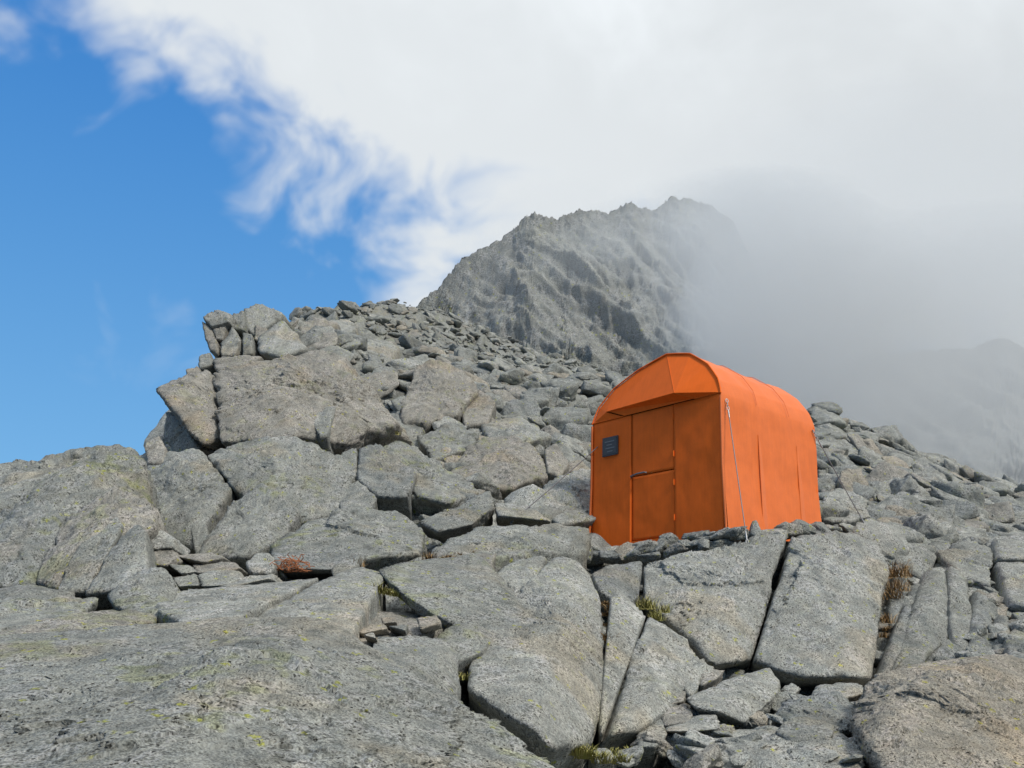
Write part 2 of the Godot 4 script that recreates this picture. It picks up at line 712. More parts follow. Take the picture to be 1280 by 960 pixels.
func build_terrain() -> void:
	var ctrl := []
	for q in [
		# hollow behind the near slab, and below it
		[100, 745, 7.2], [250, 745, 7.6], [400, 770, 7.0], [520, 775, 7.2], [600, 900, 5.8], [700, 945, 5.8], [300, 900, 4.4],
		[200, 700, 9.3], [350, 705, 9.2], [500, 700, 9.2], [650, 695, 10.2], [720, 700, 10.8], [680, 830, 7.2], [560, 830, 6.6],
		# under the hut's block and the gully below
		[770, 740, 10.6], [850, 880, 8.2], [960, 880, 8.2], [1080, 880, 8.0], [930, 690, 12.2], [1060, 680, 12.4], [960, 760, 10.8], [1050, 760, 10.6],
		[800, 945, 6.2], [960, 955, 5.8], [1150, 960, 5.8], [1270, 930, 6.2], [1150, 810, 9.2], [1270, 810, 8.8], [1200, 715, 12.2], [1270, 715, 12.2],
		[1100, 665, 14.2], [1200, 645, 18.0], [1279, 648, 19.5], [1060, 605, 18.5], [1150, 605, 24.0], [1250, 625, 27.0],
		[1030, 540, 27.0], [1130, 573, 31.0], [1210, 606, 34.0], [1285, 622, 36.0], [900, 505, 36.0],
		[860, 668, 13.6], [960, 650, 14.8], [820, 662, 15.2], [740, 690, 12.2],
		# rubble slope between outcrop and hut
		[700, 610, 14.5], [640, 570, 17.5], [560, 560, 18.0], [700, 530, 23.0], [600, 480, 28.0], [740, 490, 32.0], [500, 425, 38.0], [600, 437, 43.0], [680, 460, 43.0],
		[505, 400, 50.0], [620, 434, 51.0], [760, 480, 49.0], [440, 392, 44.0], [380, 396, 36.0], [460, 480, 26.0],
		# outcrop
		[240, 650, 12.2], [300, 615, 13.2], [420, 610, 13.8], [500, 650, 12.4], [450, 550, 18.0], [310, 520, 17.0], [250, 510, 16.8], [380, 460, 21.0], [330, 420, 25.0],
		[60, 680, 10.8], [140, 680, 10.8]]:
		ctrl.append(at(q[0], q[1], q[2]))
	for w in [[-6.6, 1.6, -15], [-8, 2.5, -22], [-10.5, 4.5, -31], [-14, 7, -43], [-12, -1.5, -12], [-30, -8, -20], [-40, -8, -60], [-15, 8, -75], [0, 9, -75], [20, 1, -62], [35, -6, -50], [40, -10, -90], [0, -8, -130], [-60, -25, -120], [70, -25, -120],
		[30, -3, -20], [20, -1.5, -8], [60, -12, -20], [0, -1.65, 0], [-6, -1.3, -1], [6, -1.8, -1.5], [0, -3, 5], [-15, -3, 0], [20, -4, 3], [-70, -20, 0], [80, -18, 0], [9, 1.0, -13], [-9, -0.4, -8]]:
		ctrl.append(Vector3(w[0], w[1], w[2]))
	bake_terrain(ctrl)
	make_ground()

func build_mountain() -> void:
	make_peak("mountain", [[440, 430, 285], [480, 412, 290], [505, 400, 292], [522, 383, 295], [547, 363, 297], [575, 325, 300], [602, 312, 302], [640, 292, 305], [655, 272, 306], [668, 267, 306], [698, 275, 308], [711, 267, 310], [736, 262, 312], [762, 268, 314], [790, 257, 316], [815, 266, 318], [836, 251, 320], [862, 247, 322], [888, 256, 322], [918, 280, 322], [945, 335, 320], [965, 400, 318], [980, 460, 315], [992, 540, 312]], 8.0, 120.0, 50.0, 380, 230, 11, 11.0)
	make_peak("hill", [[940, 540, 395], [1000, 480, 400], [1080, 445, 400], [1150, 440, 400], [1215, 436, 400], [1243, 424, 400], [1256, 422, 400], [1282, 436, 402], [1340, 420, 405], [1420, 380, 410]], 5.0, 190.0, 50.0, 150, 120, 23, 11.0)


func build_mist() -> void:
	# a bank of cloud drifting up the valley towards the peak, long and thin-bodied
	var r := RandomNumberGenerator.new()
	r.seed = 6
	for q in [[925, 262, 26, 14, 0.45], [950, 285, 34, 18, 0.55], [962, 320, 30, 22, 0.6], [985, 350, 38, 24, 0.6], [968, 385, 26, 26, 0.7], [1000, 405, 40, 22, 0.6], [985, 445, 30, 24, 0.7], [1010, 480, 36, 18, 0.6], [995, 520, 26, 18, 0.6], [920, 325, 18, 20, 0.3], [935, 395, 18, 24, 0.35], [895, 252, 22, 11, 0.4], [955, 470, 18, 18, 0.35],
		[1060, 320, 66, 46, 0.35], [1210, 320, 84, 60, 0.32], [1150, 450, 90, 46, 0.42], [1050, 440, 48, 36, 0.45], [1270, 470, 70, 44, 0.5], [1100, 500, 56, 28, 0.45], [1220, 410, 80, 40, 0.4],
		[845, 290, 28, 16, 0.28], [790, 285, 24, 10, 0.25], [745, 318, 22, 9, 0.18], [880, 360, 22, 26, 0.22], [700, 330, 36, 26, 0.12]]:
		var d := r.randf_range(160.0, 190.0)
		var l := r.randf_range(180.0, 235.0)
		mist(q[0], q[1], d, Vector3(q[2], q[3], l) * Vector3(d / 175.0, d / 175.0, 1.0), q[4] * (0.62 if q[1] < 330 else 0.92) / (0.78 * l), r.randf_range(-0.015, 0.015))
# ---------------------------------------------------------------- bedrock: slabs and blocks of the mountain itself
func build_bedrock() -> void:
	var IN := Vector3(0, -0.5, -1.0)
	var DN := Vector3(0, -1.0, -0.25)
	var g := structure("near_bedrock")
	# the broad slab at the photographer's feet and the sheets beside it
	piece(g, "slab", [[-90, 800, 4.9], [60, 790, 5.1], [240, 775, 5.35], [370, 772, 5.4], [440, 788, 5.2], [505, 838, 4.75], [600, 885, 4.3], [705, 955, 3.9], [740, 1010, 3.5], [560, 1080, 2.7], [200, 1080, 2.25], [-120, 1080, 2.2], [300, 830, 4.4], [120, 850, 3.9]], DN * 0.9, 130, GREY, 0.75, 0.022, 46.0)
	piece(g, "slab", [[-80, 742, 7.6], [40, 728, 7.9], [95, 738, 7.5], [120, 752, 7.0], [100, 768, 6.3], [30, 786, 5.6], [-90, 790, 5.5]], DN * 0.6, 34, GREY, 0.5)
	piece(g, "slab", [[-60, 786, 5.9], [70, 772, 6.1], [150, 762, 6.5], [190, 768, 6.5], [193, 778, 6.2], [130, 790, 5.7], [40, 800, 5.3], [-70, 806, 5.2]], DN * 0.5, 30, PINK, 0.6, 0.03)
	piece(g, "block", [[134, 745, 7.1], [150, 728, 7.3], [185, 709, 7.7], [208, 712, 7.7], [222, 740, 7.3], [205, 775, 6.5], [170, 772, 6.6], [140, 757, 6.8]], IN * 0.9, 28, GREY, 0.6, 0.03)
	piece(g, "slab", [[210, 738, 7.5], [330, 741, 7.7], [402, 720, 8.3], [345, 757, 7.1], [300, 775, 6.2], [235, 782, 5.9], [200, 765, 6.5]], DN * 0.5, 36, PALE, 0.4, 0.02, 43.0)
	piece(g, "slab", [[318, 772, 6.55], [392, 728, 7.9], [452, 705, 8.7], [482, 716, 8.4], [468, 745, 7.4], [440, 792, 6.0], [380, 790, 5.95], [330, 782, 6.15]], DN * 0.6, 36, PALE, 0.35, 0.02, 43.0)
	piece(g, "slab", [[440, 762, 7.6], [520, 764, 7.9], [560, 782, 7.4], [510, 806, 6.5], [440, 806, 6.1], [425, 784, 6.8]], DN * 0.6, 24, PINK, 0.3, 0.02)
	# the plate that overhangs the hollow
	piece(g, "plate", [[470, 711, 8.35], [530, 697, 9.1], [600, 693, 9.3], [640, 735, 8.5], [690, 800, 7.2], [650, 806, 7.0], [596, 794, 7.1], [540, 765, 7.3], [498, 738, 7.7]], Vector3(0.02, -0.11, -0.04), 56, GREY, 0.75, 0.012, 39.0)
	piece(g, "block", [[548, 792, 6.9], [590, 775, 7.3], [620, 795, 7.0], [605, 815, 6.6], [560, 830, 6.2], [530, 812, 6.4]], IN * 0.6, 20, GREY, 0.6, 0.02)
	piece(g, "slab", [[470, 795, 6.3], [530, 792, 6.6], [574, 800, 6.7], [577, 858, 5.9], [560, 880, 5.4], [500, 855, 5.2], [450, 815, 5.7]], DN * 0.9, 30, GREY, 0.4, 0.025)
	# ribs of slab running down from the hut's foot, split by open cracks
	piece(g, "slab", [[600, 735, 8.7], [640, 702, 9.5], [686, 690, 9.9], [664, 745, 8.7], [643, 800, 7.5], [612, 792, 7.4], [585, 765, 7.9]], IN * 0.8, 30, PALE, 0.3, 0.025)
	piece(g, "slab", [[693, 692, 9.85], [712, 690, 9.9], [735, 712, 9.5], [752, 745, 8.9], [757, 800, 7.9], [752, 880, 6.6], [738, 930, 5.95], [690, 945, 5.5], [620, 885, 5.75], [580, 856, 6.0], [583, 806, 6.8], [646, 803, 7.25], [668, 748, 8.45], [700, 800, 7.05]], IN * 1.0, 88, PALE, 0.3, 0.035, 32.0)
	piece(g, "slab", [[763, 745, 8.95], [778, 740, 9.1], [808, 768, 8.9], [790, 800, 8.2], [770, 870, 6.95], [752, 922, 6.2], [748, 900, 6.4], [760, 820, 7.6]], IN * 0.9, 34, PALE, 0.3, 0.02)
	piece(g, "slab", [[811, 770, 8.85], [840, 785, 8.75], [872, 812, 8.4], [892, 836, 8.1], [880, 860, 7.7], [835, 892, 7.0], [800, 912, 6.5], [762, 920, 6.3], [778, 870, 6.9], [795, 805, 8.05], [830, 840, 7.6]], IN * 0.9, 44, PALE, 0.3, 0.025)
	# the great block that carries the hut
	piece(g, "block", [[738, 715, 10.5], [760, 703, 10.9], [803, 702, 11.0], [800, 745, 10.1], [782, 760, 9.7], [748, 738, 9.8]], IN * 1.2, 26, BLUE, 0.2, 0.025)
	piece(g, "block", [[806, 706, 10.9], [870, 690, 11.15], [984, 671, 11.4], [960, 760, 10.05], [934, 826, 9.05], [890, 832, 8.8], [832, 775, 9.6], [803, 748, 10.05]], Vector3(0.2, -0.5, -2.6), 100, PALE, 0.12, 0.03, 54.0)
	piece(g, "block", [[990, 671, 11.42], [1062, 661, 11.8], [1100, 682, 11.7], [1110, 712, 11.2], [1098, 790, 9.8], [1086, 848, 8.85], [1000, 846, 8.8], [940, 828, 9.05], [965, 762, 10.05], [1030, 740, 10.2]], Vector3(0.3, -0.5, -2.6), 100, PALE, 0.15, 0.03, 50.0)
	# upright ribs beyond the grassy cleft
	piece(g, "rib", [[1118, 705, 12.0], [1130, 700, 12.1], [1134, 740, 11.3], [1118, 790, 10.2], [1108, 770, 10.6]], IN * 0.8, 18, BLUE, 0.2, 0.02)
	piece(g, "rib", [[1138, 735, 11.5], [1152, 726, 11.8], [1160, 745, 11.3], [1140, 800, 9.9], [1108, 842, 9.0], [1096, 842, 8.9], [1118, 796, 9.9]], IN * 0.8, 26, BLUE, 0.2, 0.02)
	piece(g, "rib", [[1156, 712, 12.1], [1180, 704, 12.2], [1186, 740, 11.4], [1182, 800, 10.1], [1150, 832, 9.2], [1112, 843, 9.0], [1148, 798, 9.95]], IN * 0.8, 28, GREY, 0.2, 0.03)
	piece(g, "rib", [[1184, 705, 12.2], [1210, 716, 12.0], [1214, 770, 10.8], [1206, 815, 9.8], [1188, 812, 9.8], [1188, 745, 11.2]], IN * 0.8, 24, GREY, 0.3, 0.03)
	piece(g, "rib", [[1217, 735, 11.8], [1238, 745, 11.6], [1242, 800, 10.3], [1234, 830, 9.5], [1210, 820, 9.6]], IN * 0.8, 22, BLUE, 0.2, 0.02)
	piece(g, "rib", [[1246, 765, 11.0], [1262, 770, 10.9], [1268, 830, 9.4], [1250, 835, 9.3], [1240, 815, 9.8]], IN * 0.8, 18, GREY, 0.2, 0.02)
	piece(g, "block", [[1256, 797, 9.9], [1300, 794, 9.9], [1310, 825, 9.2], [1262, 828, 9.2]], IN * 0.8, 18, BLUE, 0.3, 0.02)
	piece(g, "block", [[1262, 832, 9.0], [1310, 828, 9.0], [1320, 890, 7.8], [1278, 885, 7.9]], IN * 0.8, 18, PINK, 0.3, 0.02)
	piece(g, "block", [[1090, 672, 14.2], [1150, 672, 14.4], [1190, 690, 13.6], [1150, 704, 12.8], [1110, 700, 12.9]], IN * 1.0, 22, BLUE, 0.3, 0.06)
	piece(g, "block", [[1170, 690, 13.2], [1215, 668, 14.2], [1240, 690, 13.4], [1238, 735, 12.0], [1210, 725, 12.2], [1184, 706, 12.8]], IN * 1.0, 24, GREY, 0.3, 0.05)
	piece(g, "block", [[1242, 672, 14.0], [1290, 668, 14.2], [1300, 698, 13.0], [1246, 698, 13.0]], IN * 1.0, 16, PALE, 0.2, 0.03)
	piece(g, "block", [[1246, 702, 12.9], [1300, 702, 12.9], [1300, 760, 11.3], [1262, 752, 11.5]], IN * 1.0, 18, PALE, 0.2, 0.03)
	piece(g, "block", [[1208, 742, 11.9], [1240, 738, 12.1], [1262, 752, 11.8], [1258, 780, 11.0], [1222, 775, 11.1]], IN * 0.7, 18, TAN, 0.1, 0.03)
	piece(g, "slab", [[1195, 640, 18.5], [1240, 632, 20.0], [1310, 640, 20.0], [1310, 680, 16.2], [1250, 668, 16.6], [1212, 655, 17.2]], DN * 1.2, 30, PALE, 0.2, 0.05)
	piece(g, "slab", [[1150, 632, 19.8], [1190, 640, 18.6], [1240, 664, 16.6], [1180, 662, 16.4], [1120, 648, 17.6]], DN * 1.0, 22, PINK, 0.2, 0.04)

	g = structure("left_outcrop")
	piece(g, "boulder", [[-70, 610, 10.2], [0, 580, 10.6], [70, 563, 11.0], [130, 557, 11.1], [165, 559, 11.0], [179, 575, 10.8], [182, 640, 9.7], [100, 660, 9.1], [-70, 680, 8.9], [90, 600, 9.9]], IN * 1.8, 52, GREY, 0.9, 0.07, 43.0)
	piece(g, "boulder", [[-60, 655, 9.1], [20, 627, 9.5], [62, 623, 9.5], [84, 640, 9.2], [66, 690, 8.5], [36, 728, 7.9], [-60, 742, 7.7], [20, 670, 8.5]], IN * 1.3, 40, BLUE, 0.8, 0.06, 36.0)
	piece(g, "boulder", [[85, 640, 9.2], [128, 613, 9.6], [164, 609, 9.6], [190, 630, 9.2], [196, 656, 8.8], [150, 662, 8.6], [110, 690, 8.2], [66, 735, 7.7], [44, 726, 7.9], [60, 690, 8.4], [120, 650, 8.6]], IN * 1.2, 44, PINK, 0.6, 0.05, 36.0)
	piece(g, "boulder", [[110, 668, 8.5], [145, 642, 8.8], [154, 655, 8.6], [136, 690, 8.1], [102, 738, 7.5], [68, 738, 7.5], [84, 700, 8.0]], IN * 0.9, 30, GREY, 0.7, 0.04, 39.0)
	piece(g, "boulder", [[154, 668, 8.5], [172, 655, 8.6], [182, 664, 8.4], [186, 715, 7.7], [150, 735, 7.3], [106, 742, 7.3], [130, 700, 7.9]], IN * 0.9, 30, GREY, 0.5, 0.03, 46.0)
	# the beaked cliff
	piece(g, "block", [[192, 487, 15.2], [225, 473, 15.8], [262, 462, 16.2], [266, 500, 15.2], [274, 548, 14.3], [250, 560, 14.0], [228, 520, 14.3], [205, 500, 14.6]], Vector3(0.3, 0.1, -2.0), 36, PINK, 0.4, 0.06)
	piece(g, "block", [[206, 512, 15.2], [228, 525, 14.6], [250, 562, 14.2], [216, 570, 14.6], [203, 545, 15.0]], Vector3(0.6, 0.0, -1.2), 22, PINK, 0.4, 0.05)
	piece(g, "block", [[266, 462, 16.2], [330, 450, 16.8], [395, 436, 17.4], [432, 446, 17.3], [448, 486, 16.6], [502, 528, 15.6], [478, 534, 15.2], [402, 552, 14.3], [366, 546, 14.0], [280, 552, 13.9], [268, 510, 14.8], [340, 490, 15.0]], Vector3(0.2, -0.3, -2.0), 76, PINK, 0.45, 0.08)
	piece(g, "block", [[378, 505, 15.2], [420, 508, 15.2], [410, 545, 14.2], [398, 545, 14.1]], IN * 0.8, 18, GREY, 0.3, 0.03)
	piece(g, "block", [[180, 552, 13.4], [198, 540, 13.6], [208, 560, 13.2], [204, 580, 12.8], [182, 580, 12.8]], IN * 1.0, 16, PINK, 0.5, 0.04)
	piece(g, "block", [[180, 580, 12.9], [210, 564, 13.2], [252, 562, 13.2], [288, 612, 12.2], [262, 650, 11.6], [245, 690, 10.9], [192, 672, 11.3], [180, 625, 12.1], [230, 610, 12.0]], IN * 1.4, 40, GREY, 1.0, 0.06, 43.0)
	piece(g, "block", [[256, 568, 13.2], [300, 548, 13.6], [362, 545, 13.9], [410, 562, 13.6], [438, 590, 13.1], [446, 638, 12.3], [400, 645, 11.9], [372, 655, 11.6], [330, 640, 11.7], [296, 612, 12.1], [350, 590, 12.4]], IN * 1.5, 52, GREY, 0.6, 0.07, 43.0)
	piece(g, "block", [[292, 628, 11.7], [326, 602, 12.0], [352, 618, 11.7], [374, 642, 11.4], [350, 675, 10.8], [310, 694, 10.3], [245, 696, 10.4], [262, 662, 11.0]], IN * 1.1, 38, GREY, 1.0, 0.04, 46.0)
	piece(g, "block", [[236, 660, 11.2], [258, 655, 11.2], [262, 690, 10.6], [244, 694, 10.6]], IN * 0.8, 16, GREY, 0.9, 0.03)
	piece(g, "slab", [[332, 682, 10.2], [392, 645, 11.0], [440, 632, 11.4], [500, 642, 11.3], [530, 660, 10.8], [526, 692, 9.9], [440, 702, 9.4], [345, 698, 9.5], [430, 660, 10.5]], IN * 1.0, 44, GREY, 1.0, 0.04, 43.0)
	piece(g, "slab", [[448, 560, 14.2], [470, 552, 14.4], [520, 590, 13.4], [512, 622, 12.6], [470, 620, 12.6], [446, 598, 13.0]], IN * 1.0, 28, BLUE, 0.5, 0.05)
	piece(g, "block", [[412, 570, 13.9], [446, 558, 14.2], [446, 596, 13.2], [418, 602, 13.0]], IN * 0.8, 20, GREY, 0.5, 0.04)
	piece(g, "block", [[420, 610, 12.8], [448, 600, 13.0], [472, 622, 12.5], [462, 640, 12.0], [425, 640, 12.0]], IN * 0.8, 22, GREY, 0.8, 0.04)
	piece(g, "slab", [[470, 560, 14.9], [500, 548, 15.4], [570, 590, 14.2], [600, 615, 13.4], [560, 628, 12.8], [520, 620, 12.9]], IN * 0.9, 32, GREY, 0.9, 0.06)
	piece(g, "plate", [[524, 652, 11.3], [560, 640, 11.7], [612, 612, 12.4], [618, 634, 11.8], [590, 656, 11.2], [548, 664, 10.9]], Vector3(0, -0.1, -0.6), 26, GREY, 0.6, 0.03)
	piece(g, "plate", [[618, 628, 12.1], [660, 630, 12.2], [690, 652, 11.6], [650, 646, 11.6], [622, 645, 11.6]], Vector3(0, -0.12, -0.6), 20, PALE, 0.4, 0.02)
	piece(g, "slab", [[534, 692, 9.9], [560, 672, 10.5], [600, 656, 11.0], [690, 655, 11.3], [735, 660, 11.6], [735, 690, 11.0], [690, 688, 10.3], [620, 698, 9.6], [560, 705, 9.3]], DN * 0.7, 40, GREY, 0.5, 0.04)
	piece(g, "slab", [[545, 712, 9.1], [588, 688, 9.9], [622, 690, 9.8], [606, 722, 8.9], [598, 734, 8.6]], DN * 0.5, 22, PINK, 0.5, 0.03)
	piece(g, "boulder", [[560, 592, 15.6], [590, 552, 16.8], [640, 541, 17.2], [668, 555, 16.8], [686, 595, 15.6], [640, 612, 14.8], [585, 610, 14.9], [630, 575, 15.6]], IN * 1.1, 38, PINK, 0.8, 0.05, 43.0)
	piece(g, "boulder", [[668, 622, 14.2], [690, 600, 14.7], [722, 585, 15.1], [750, 588, 15.2], [760, 650, 13.6], [700, 655, 13.0], [672, 640, 13.5]], IN * 1.0, 32, PALE, 0.5, 0.05)
	piece(g, "boulder", [[680, 560, 16.6], [695, 552, 17.0], [712, 580, 16.2], [700, 596, 15.6], [684, 590, 15.6]], IN * 0.7, 20, PINK, 0.5, 0.03)
	piece(g, "boulder", [[498, 505, 19.6], [518, 462, 21.2], [545, 446, 21.8], [588, 470, 21.2], [598, 488, 20.6], [572, 520, 19.4], [530, 532, 18.8], [502, 528, 18.9]], IN * 1.4, 36, PINK, 0.5, 0.08)
	piece(g, "boulder", [[575, 508, 20.2], [598, 486, 21.0], [620, 500, 20.5], [610, 530, 19.4], [580, 532, 19.2]], IN * 1.0, 22, PINK, 0.3, 0.05)
	piece(g, "boulder", [[440, 470, 22.0], [470, 455, 23.0], [505, 465, 22.6], [500, 500, 21.0], [470, 515, 20.2], [445, 495, 20.8]], IN * 1.4, 26, GREY, 0.8, 0.08)
	piece(g, "boulder", [[470, 520, 19.4], [500, 508, 19.8], [530, 535, 18.8], [520, 556, 17.8], [482, 548, 18.0]], IN * 1.0, 22, GREY, 0.9, 0.06)
	piece(g, "boulder", [[520, 545, 17.8], [560, 528, 18.6], [600, 540, 18.2], [590, 560, 17.2], [540, 575, 16.4]], IN * 1.0, 24, GREY, 0.9, 0.06)
	piece(g, "boulder", [[600, 530, 19.4], [650, 520, 20.0], [690, 545, 18.6], [660, 552, 17.9], [610, 550, 18.0]], IN * 1.0, 24, PALE, 0.4, 0.05)
	# the broken crest
	for q in [
		[[252, 395, 21], [270, 386, 21.2], [286, 390, 21.1], [286, 402, 20.9], [262, 408, 20.8]],
		[[251, 402, 21], [262, 406, 21], [270, 424, 20.6], [274, 445, 20.3], [262, 440, 20.4], [254, 420, 20.7]],
		[[264, 410, 20.9], [282, 406, 21], [278, 424, 20.7], [268, 424, 20.7]],
		[[274, 428, 20.6], [290, 408, 21], [300, 424, 20.7], [294, 444, 20.3], [276, 446, 20.3]],
		[[286, 396, 21.6], [304, 388, 21.8], [306, 412, 21.2], [292, 412, 21.2]],
		[[303, 386, 22.2], [320, 376, 22.6], [358, 394, 22.4], [336, 408, 21.8], [318, 420, 21.3], [306, 410, 21.6]],
		[[302, 416, 21], [314, 414, 21], [316, 442, 20.3], [303, 444, 20.3]],
		[[320, 422, 20.9], [352, 400, 21.6], [372, 420, 21.2], [384, 436, 20.6], [350, 446, 20.1], [322, 440, 20.3]],
		[[318, 404, 21.6], [334, 410, 21.4], [330, 428, 20.9], [316, 424, 21]],
		[[248, 444, 19.6], [262, 440, 19.8], [266, 456, 19.3], [250, 462, 19.1]],
		[[232, 462, 18.2], [246, 455, 18.6], [252, 468, 18], [234, 474, 17.8]],
		[[266, 448, 19.6], [310, 442, 20], [330, 446, 19.8], [300, 458, 18.8], [268, 464, 18.4]],
		[[370, 402, 25], [398, 398, 26], [422, 404, 26], [402, 424, 24], [376, 418, 24]],
		[[386, 424, 23.2], [412, 410, 24.5], [432, 418, 24.2], [440, 440, 22.8], [405, 440, 22.2]],
		[[404, 400, 30], [432, 398, 31], [450, 410, 30], [430, 420, 28]],
		[[436, 430, 25], [470, 420, 27], [500, 432, 26.5], [490, 456, 24.5], [450, 456, 23.8]]]:
		piece(g, "block", q, Vector3(0.1, -0.2, -0.9), 16, [GREY, PINK, PALE][rng.randi() % 3], 0.4, 0.05, 50.0)
# ---------------------------------------------------------------- the orange shelter
var orange: StandardMaterial3D
var orange_sheet: StandardMaterial3D
var steel: StandardMaterial3D
var dark_steel: StandardMaterial3D

func coat(base: Color, rough: float, sd: int) -> StandardMaterial3D:
	var size := 512
	var a := seamless(size, 0.01, 5, sd)
	var b := seamless(size, 0.22, 2, sd + 1)
	var d := seamless(size, 0.05, 4, sd + 2)
	var im := PackedByteArray()
	im.resize(size * size * 3)
	for i in size * size:
		var x := i % size
		var y := i / size
		var weave := 0.02 * (sin(x * TAU / 4.0) + sin(y * TAU / 4.0))
		var sy := y if y < size / 2 else size - 1 - y
		var t := 0.93 + 0.045 * (d[x + (sy / 8) * size] / 255.0 - 0.5) + 0.07 * (a[i] / 255.0 - 0.5) + 0.06 * (b[i] / 255.0 - 0.5) + weave
		var g := smoothstep(0.66, 0.85, 0.6 * (a[i] / 255.0) + 0.4 * (d[i] / 255.0))
		im[i * 3] = clampi(int(255.0 * (t - 0.04 * g)), 0, 255)
		im[i * 3 + 1] = clampi(int(255.0 * (t - 0.02 * g)), 0, 255)
		im[i * 3 + 2] = clampi(int(255.0 * t), 0, 255)
	var m := StandardMaterial3D.new()
	m.albedo_color = base.linear_to_srgb()
	m.albedo_texture = tex(size, im)
	m.roughness = rough
	m.metallic_specular = 0.25
	m.uv1_triplanar = true
	m.uv1_scale = Vector3.ONE * 0.8
	return m

func metal(c: Color, rough: float) -> StandardMaterial3D:
	var m := StandardMaterial3D.new()
	m.albedo_color = c.linear_to_srgb()
	m.metallic = 0.7
	m.roughness = rough
	return m

# closed flat piece: outline (seen from outside, any order), thickness along -normal
func sheet_mesh(p: PackedVector3Array, thick: float) -> ArrayMesh:
	var st := SurfaceTool.new()
	st.begin(Mesh.PRIMITIVE_TRIANGLES)
	st.set_smooth_group(-1)
	var n := p.size()
	var nor := Vector3.ZERO
	for i in range(1, n - 1):
		nor += (p[i] - p[0]).cross(p[i + 1] - p[0])
	nor = nor.normalized()
	var back := -nor * thick
	for i in range(1, n - 1):
		for v in [p[0], p[i + 1], p[i], p[0] + back, p[i] + back, p[i + 1] + back]:
			st.add_vertex(v)
	for i in n:
		var a := p[i]
		var b := p[(i + 1) % n]
		for v in [a, b, b + back, a, b + back, a + back]:
			st.add_vertex(v)
	st.generate_normals()
	return st.commit()

func tube(points: PackedVector3Array, r: float, sides := 8) -> ArrayMesh:
	var st := SurfaceTool.new()
	st.begin(Mesh.PRIMITIVE_TRIANGLES)
	var n := points.size()
	for i in n:
		var d := (points[mini(i + 1, n - 1)] - points[maxi(i - 1, 0)]).normalized()
		var u := d.cross(Vector3(0.31, 0.2, 0.93)).normalized()
		var w := d.cross(u)
		for k in sides:
			var a := TAU * k / sides
			var o := u * cos(a) + w * sin(a)
			st.set_normal(o)
			st.add_vertex(points[i] + o * r)
	for i in n - 1:
		for k in sides:
			var a := i * sides + k
			var b := i * sides + (k + 1) % sides
			for q in [a, a + sides, b, b, a + sides, b + sides]:
				st.add_index(q)
	return st.commit()

func ring(c: Vector3, axis_a: Vector3, axis_b: Vector3, r: float) -> ArrayMesh:
	var p := PackedVector3Array()
	for i in 17:
		var a := TAU * i / 16.0
		p.append(c + axis_a * cos(a) + axis_b * sin(a))
	return tube(p, r, 6)

# a cloth-like stretch of wall: grid between four corners, slightly buckled, with real thickness
func wall_sheet(a: Vector3, b: Vector3, c: Vector3, d: Vector3, out: Vector3, amp: float, sd: float) -> ArrayMesh:
	var nx := 22
	var ny := 26
	var st := SurfaceTool.new()
	st.begin(Mesh.PRIMITIVE_TRIANGLES)
	for side in 2:
		for j in ny + 1:
			for i in nx + 1:
				var u := i / float(nx)
				var v := j / float(ny)
				var p := a.lerp(b, u).lerp(d.lerp(c, u), v)
				var k := minf(minf(u, 1.0 - u), minf(v, 1.0 - v)) * 4.0
				p += out * (amp * clampf(k, 0.0, 1.0) * nz.get_noise_3dv(p * 1.5 + Vector3(sd, 0, sd)) - side * 0.012)
				st.add_vertex(p)
	var w := nx + 1
	var m := w * (ny + 1)
	for j in ny:
		for i in nx:
			var q := j * w + i
			for t in [q, q + w, q + 1, q + 1, q + w, q + w + 1]:
				st.add_index(t)
			for t in [q, q + 1, q + w, q + 1, q + w + 1, q + w]:
				st.add_index(t + m)
	for i in nx:
		for t in [i, i + 1, i + m, i + 1, i + 1 + m, i + m]:
			st.add_index(t)
		var q := ny * w + i
		for t in [q, q + m, q + 1, q + 1, q + m, q + 1 + m]:
			st.add_index(t)
	for j in ny:
		var q := j * w
		for t in [q, q + m, q + w, q + w, q + m, q + w + m]:
			st.add_index(t)
		q += nx
		for t in [q, q + w, q + m, q + w, q + w + m, q + m]:
			st.add_index(t)
	st.generate_normals()
	return st.commit()

var hut_frame := Transform3D()
const HL := 2.05
const HW := 1.09

func roof_profile(t: float, z: float) -> Vector3:
	# t 0..1 from the left foot over the ridge to the right foot
	var key := [Vector2(-1.12, -0.06), Vector2(-HW, 0.8), Vector2(-HW, 1.62), Vector2(-1.01, 1.84), Vector2(-0.77, 2.06), Vector2(-0.36, 2.23), Vector2(0.12, 2.34), Vector2(0.53, 2.25), Vector2(0.84, 2.04), Vector2(1.02, 1.82), Vector2(HW, 1.62), Vector2(HW, 0.8), Vector2(1.15, -0.06)]
	var u := t * (key.size() - 1)
	var k := mini(int(u), key.size() - 2)
	var p: Vector2 = key[k].lerp(key[k + 1], u - k)
	if k >= 2 and k <= 9:
		p = p.lerp(key[k].cubic_interpolate(key[k + 1], key[maxi(k - 1, 0)], key[mini(k + 2, 12)], u - k), 0.25)
	return Vector3(p.x, p.y, z)

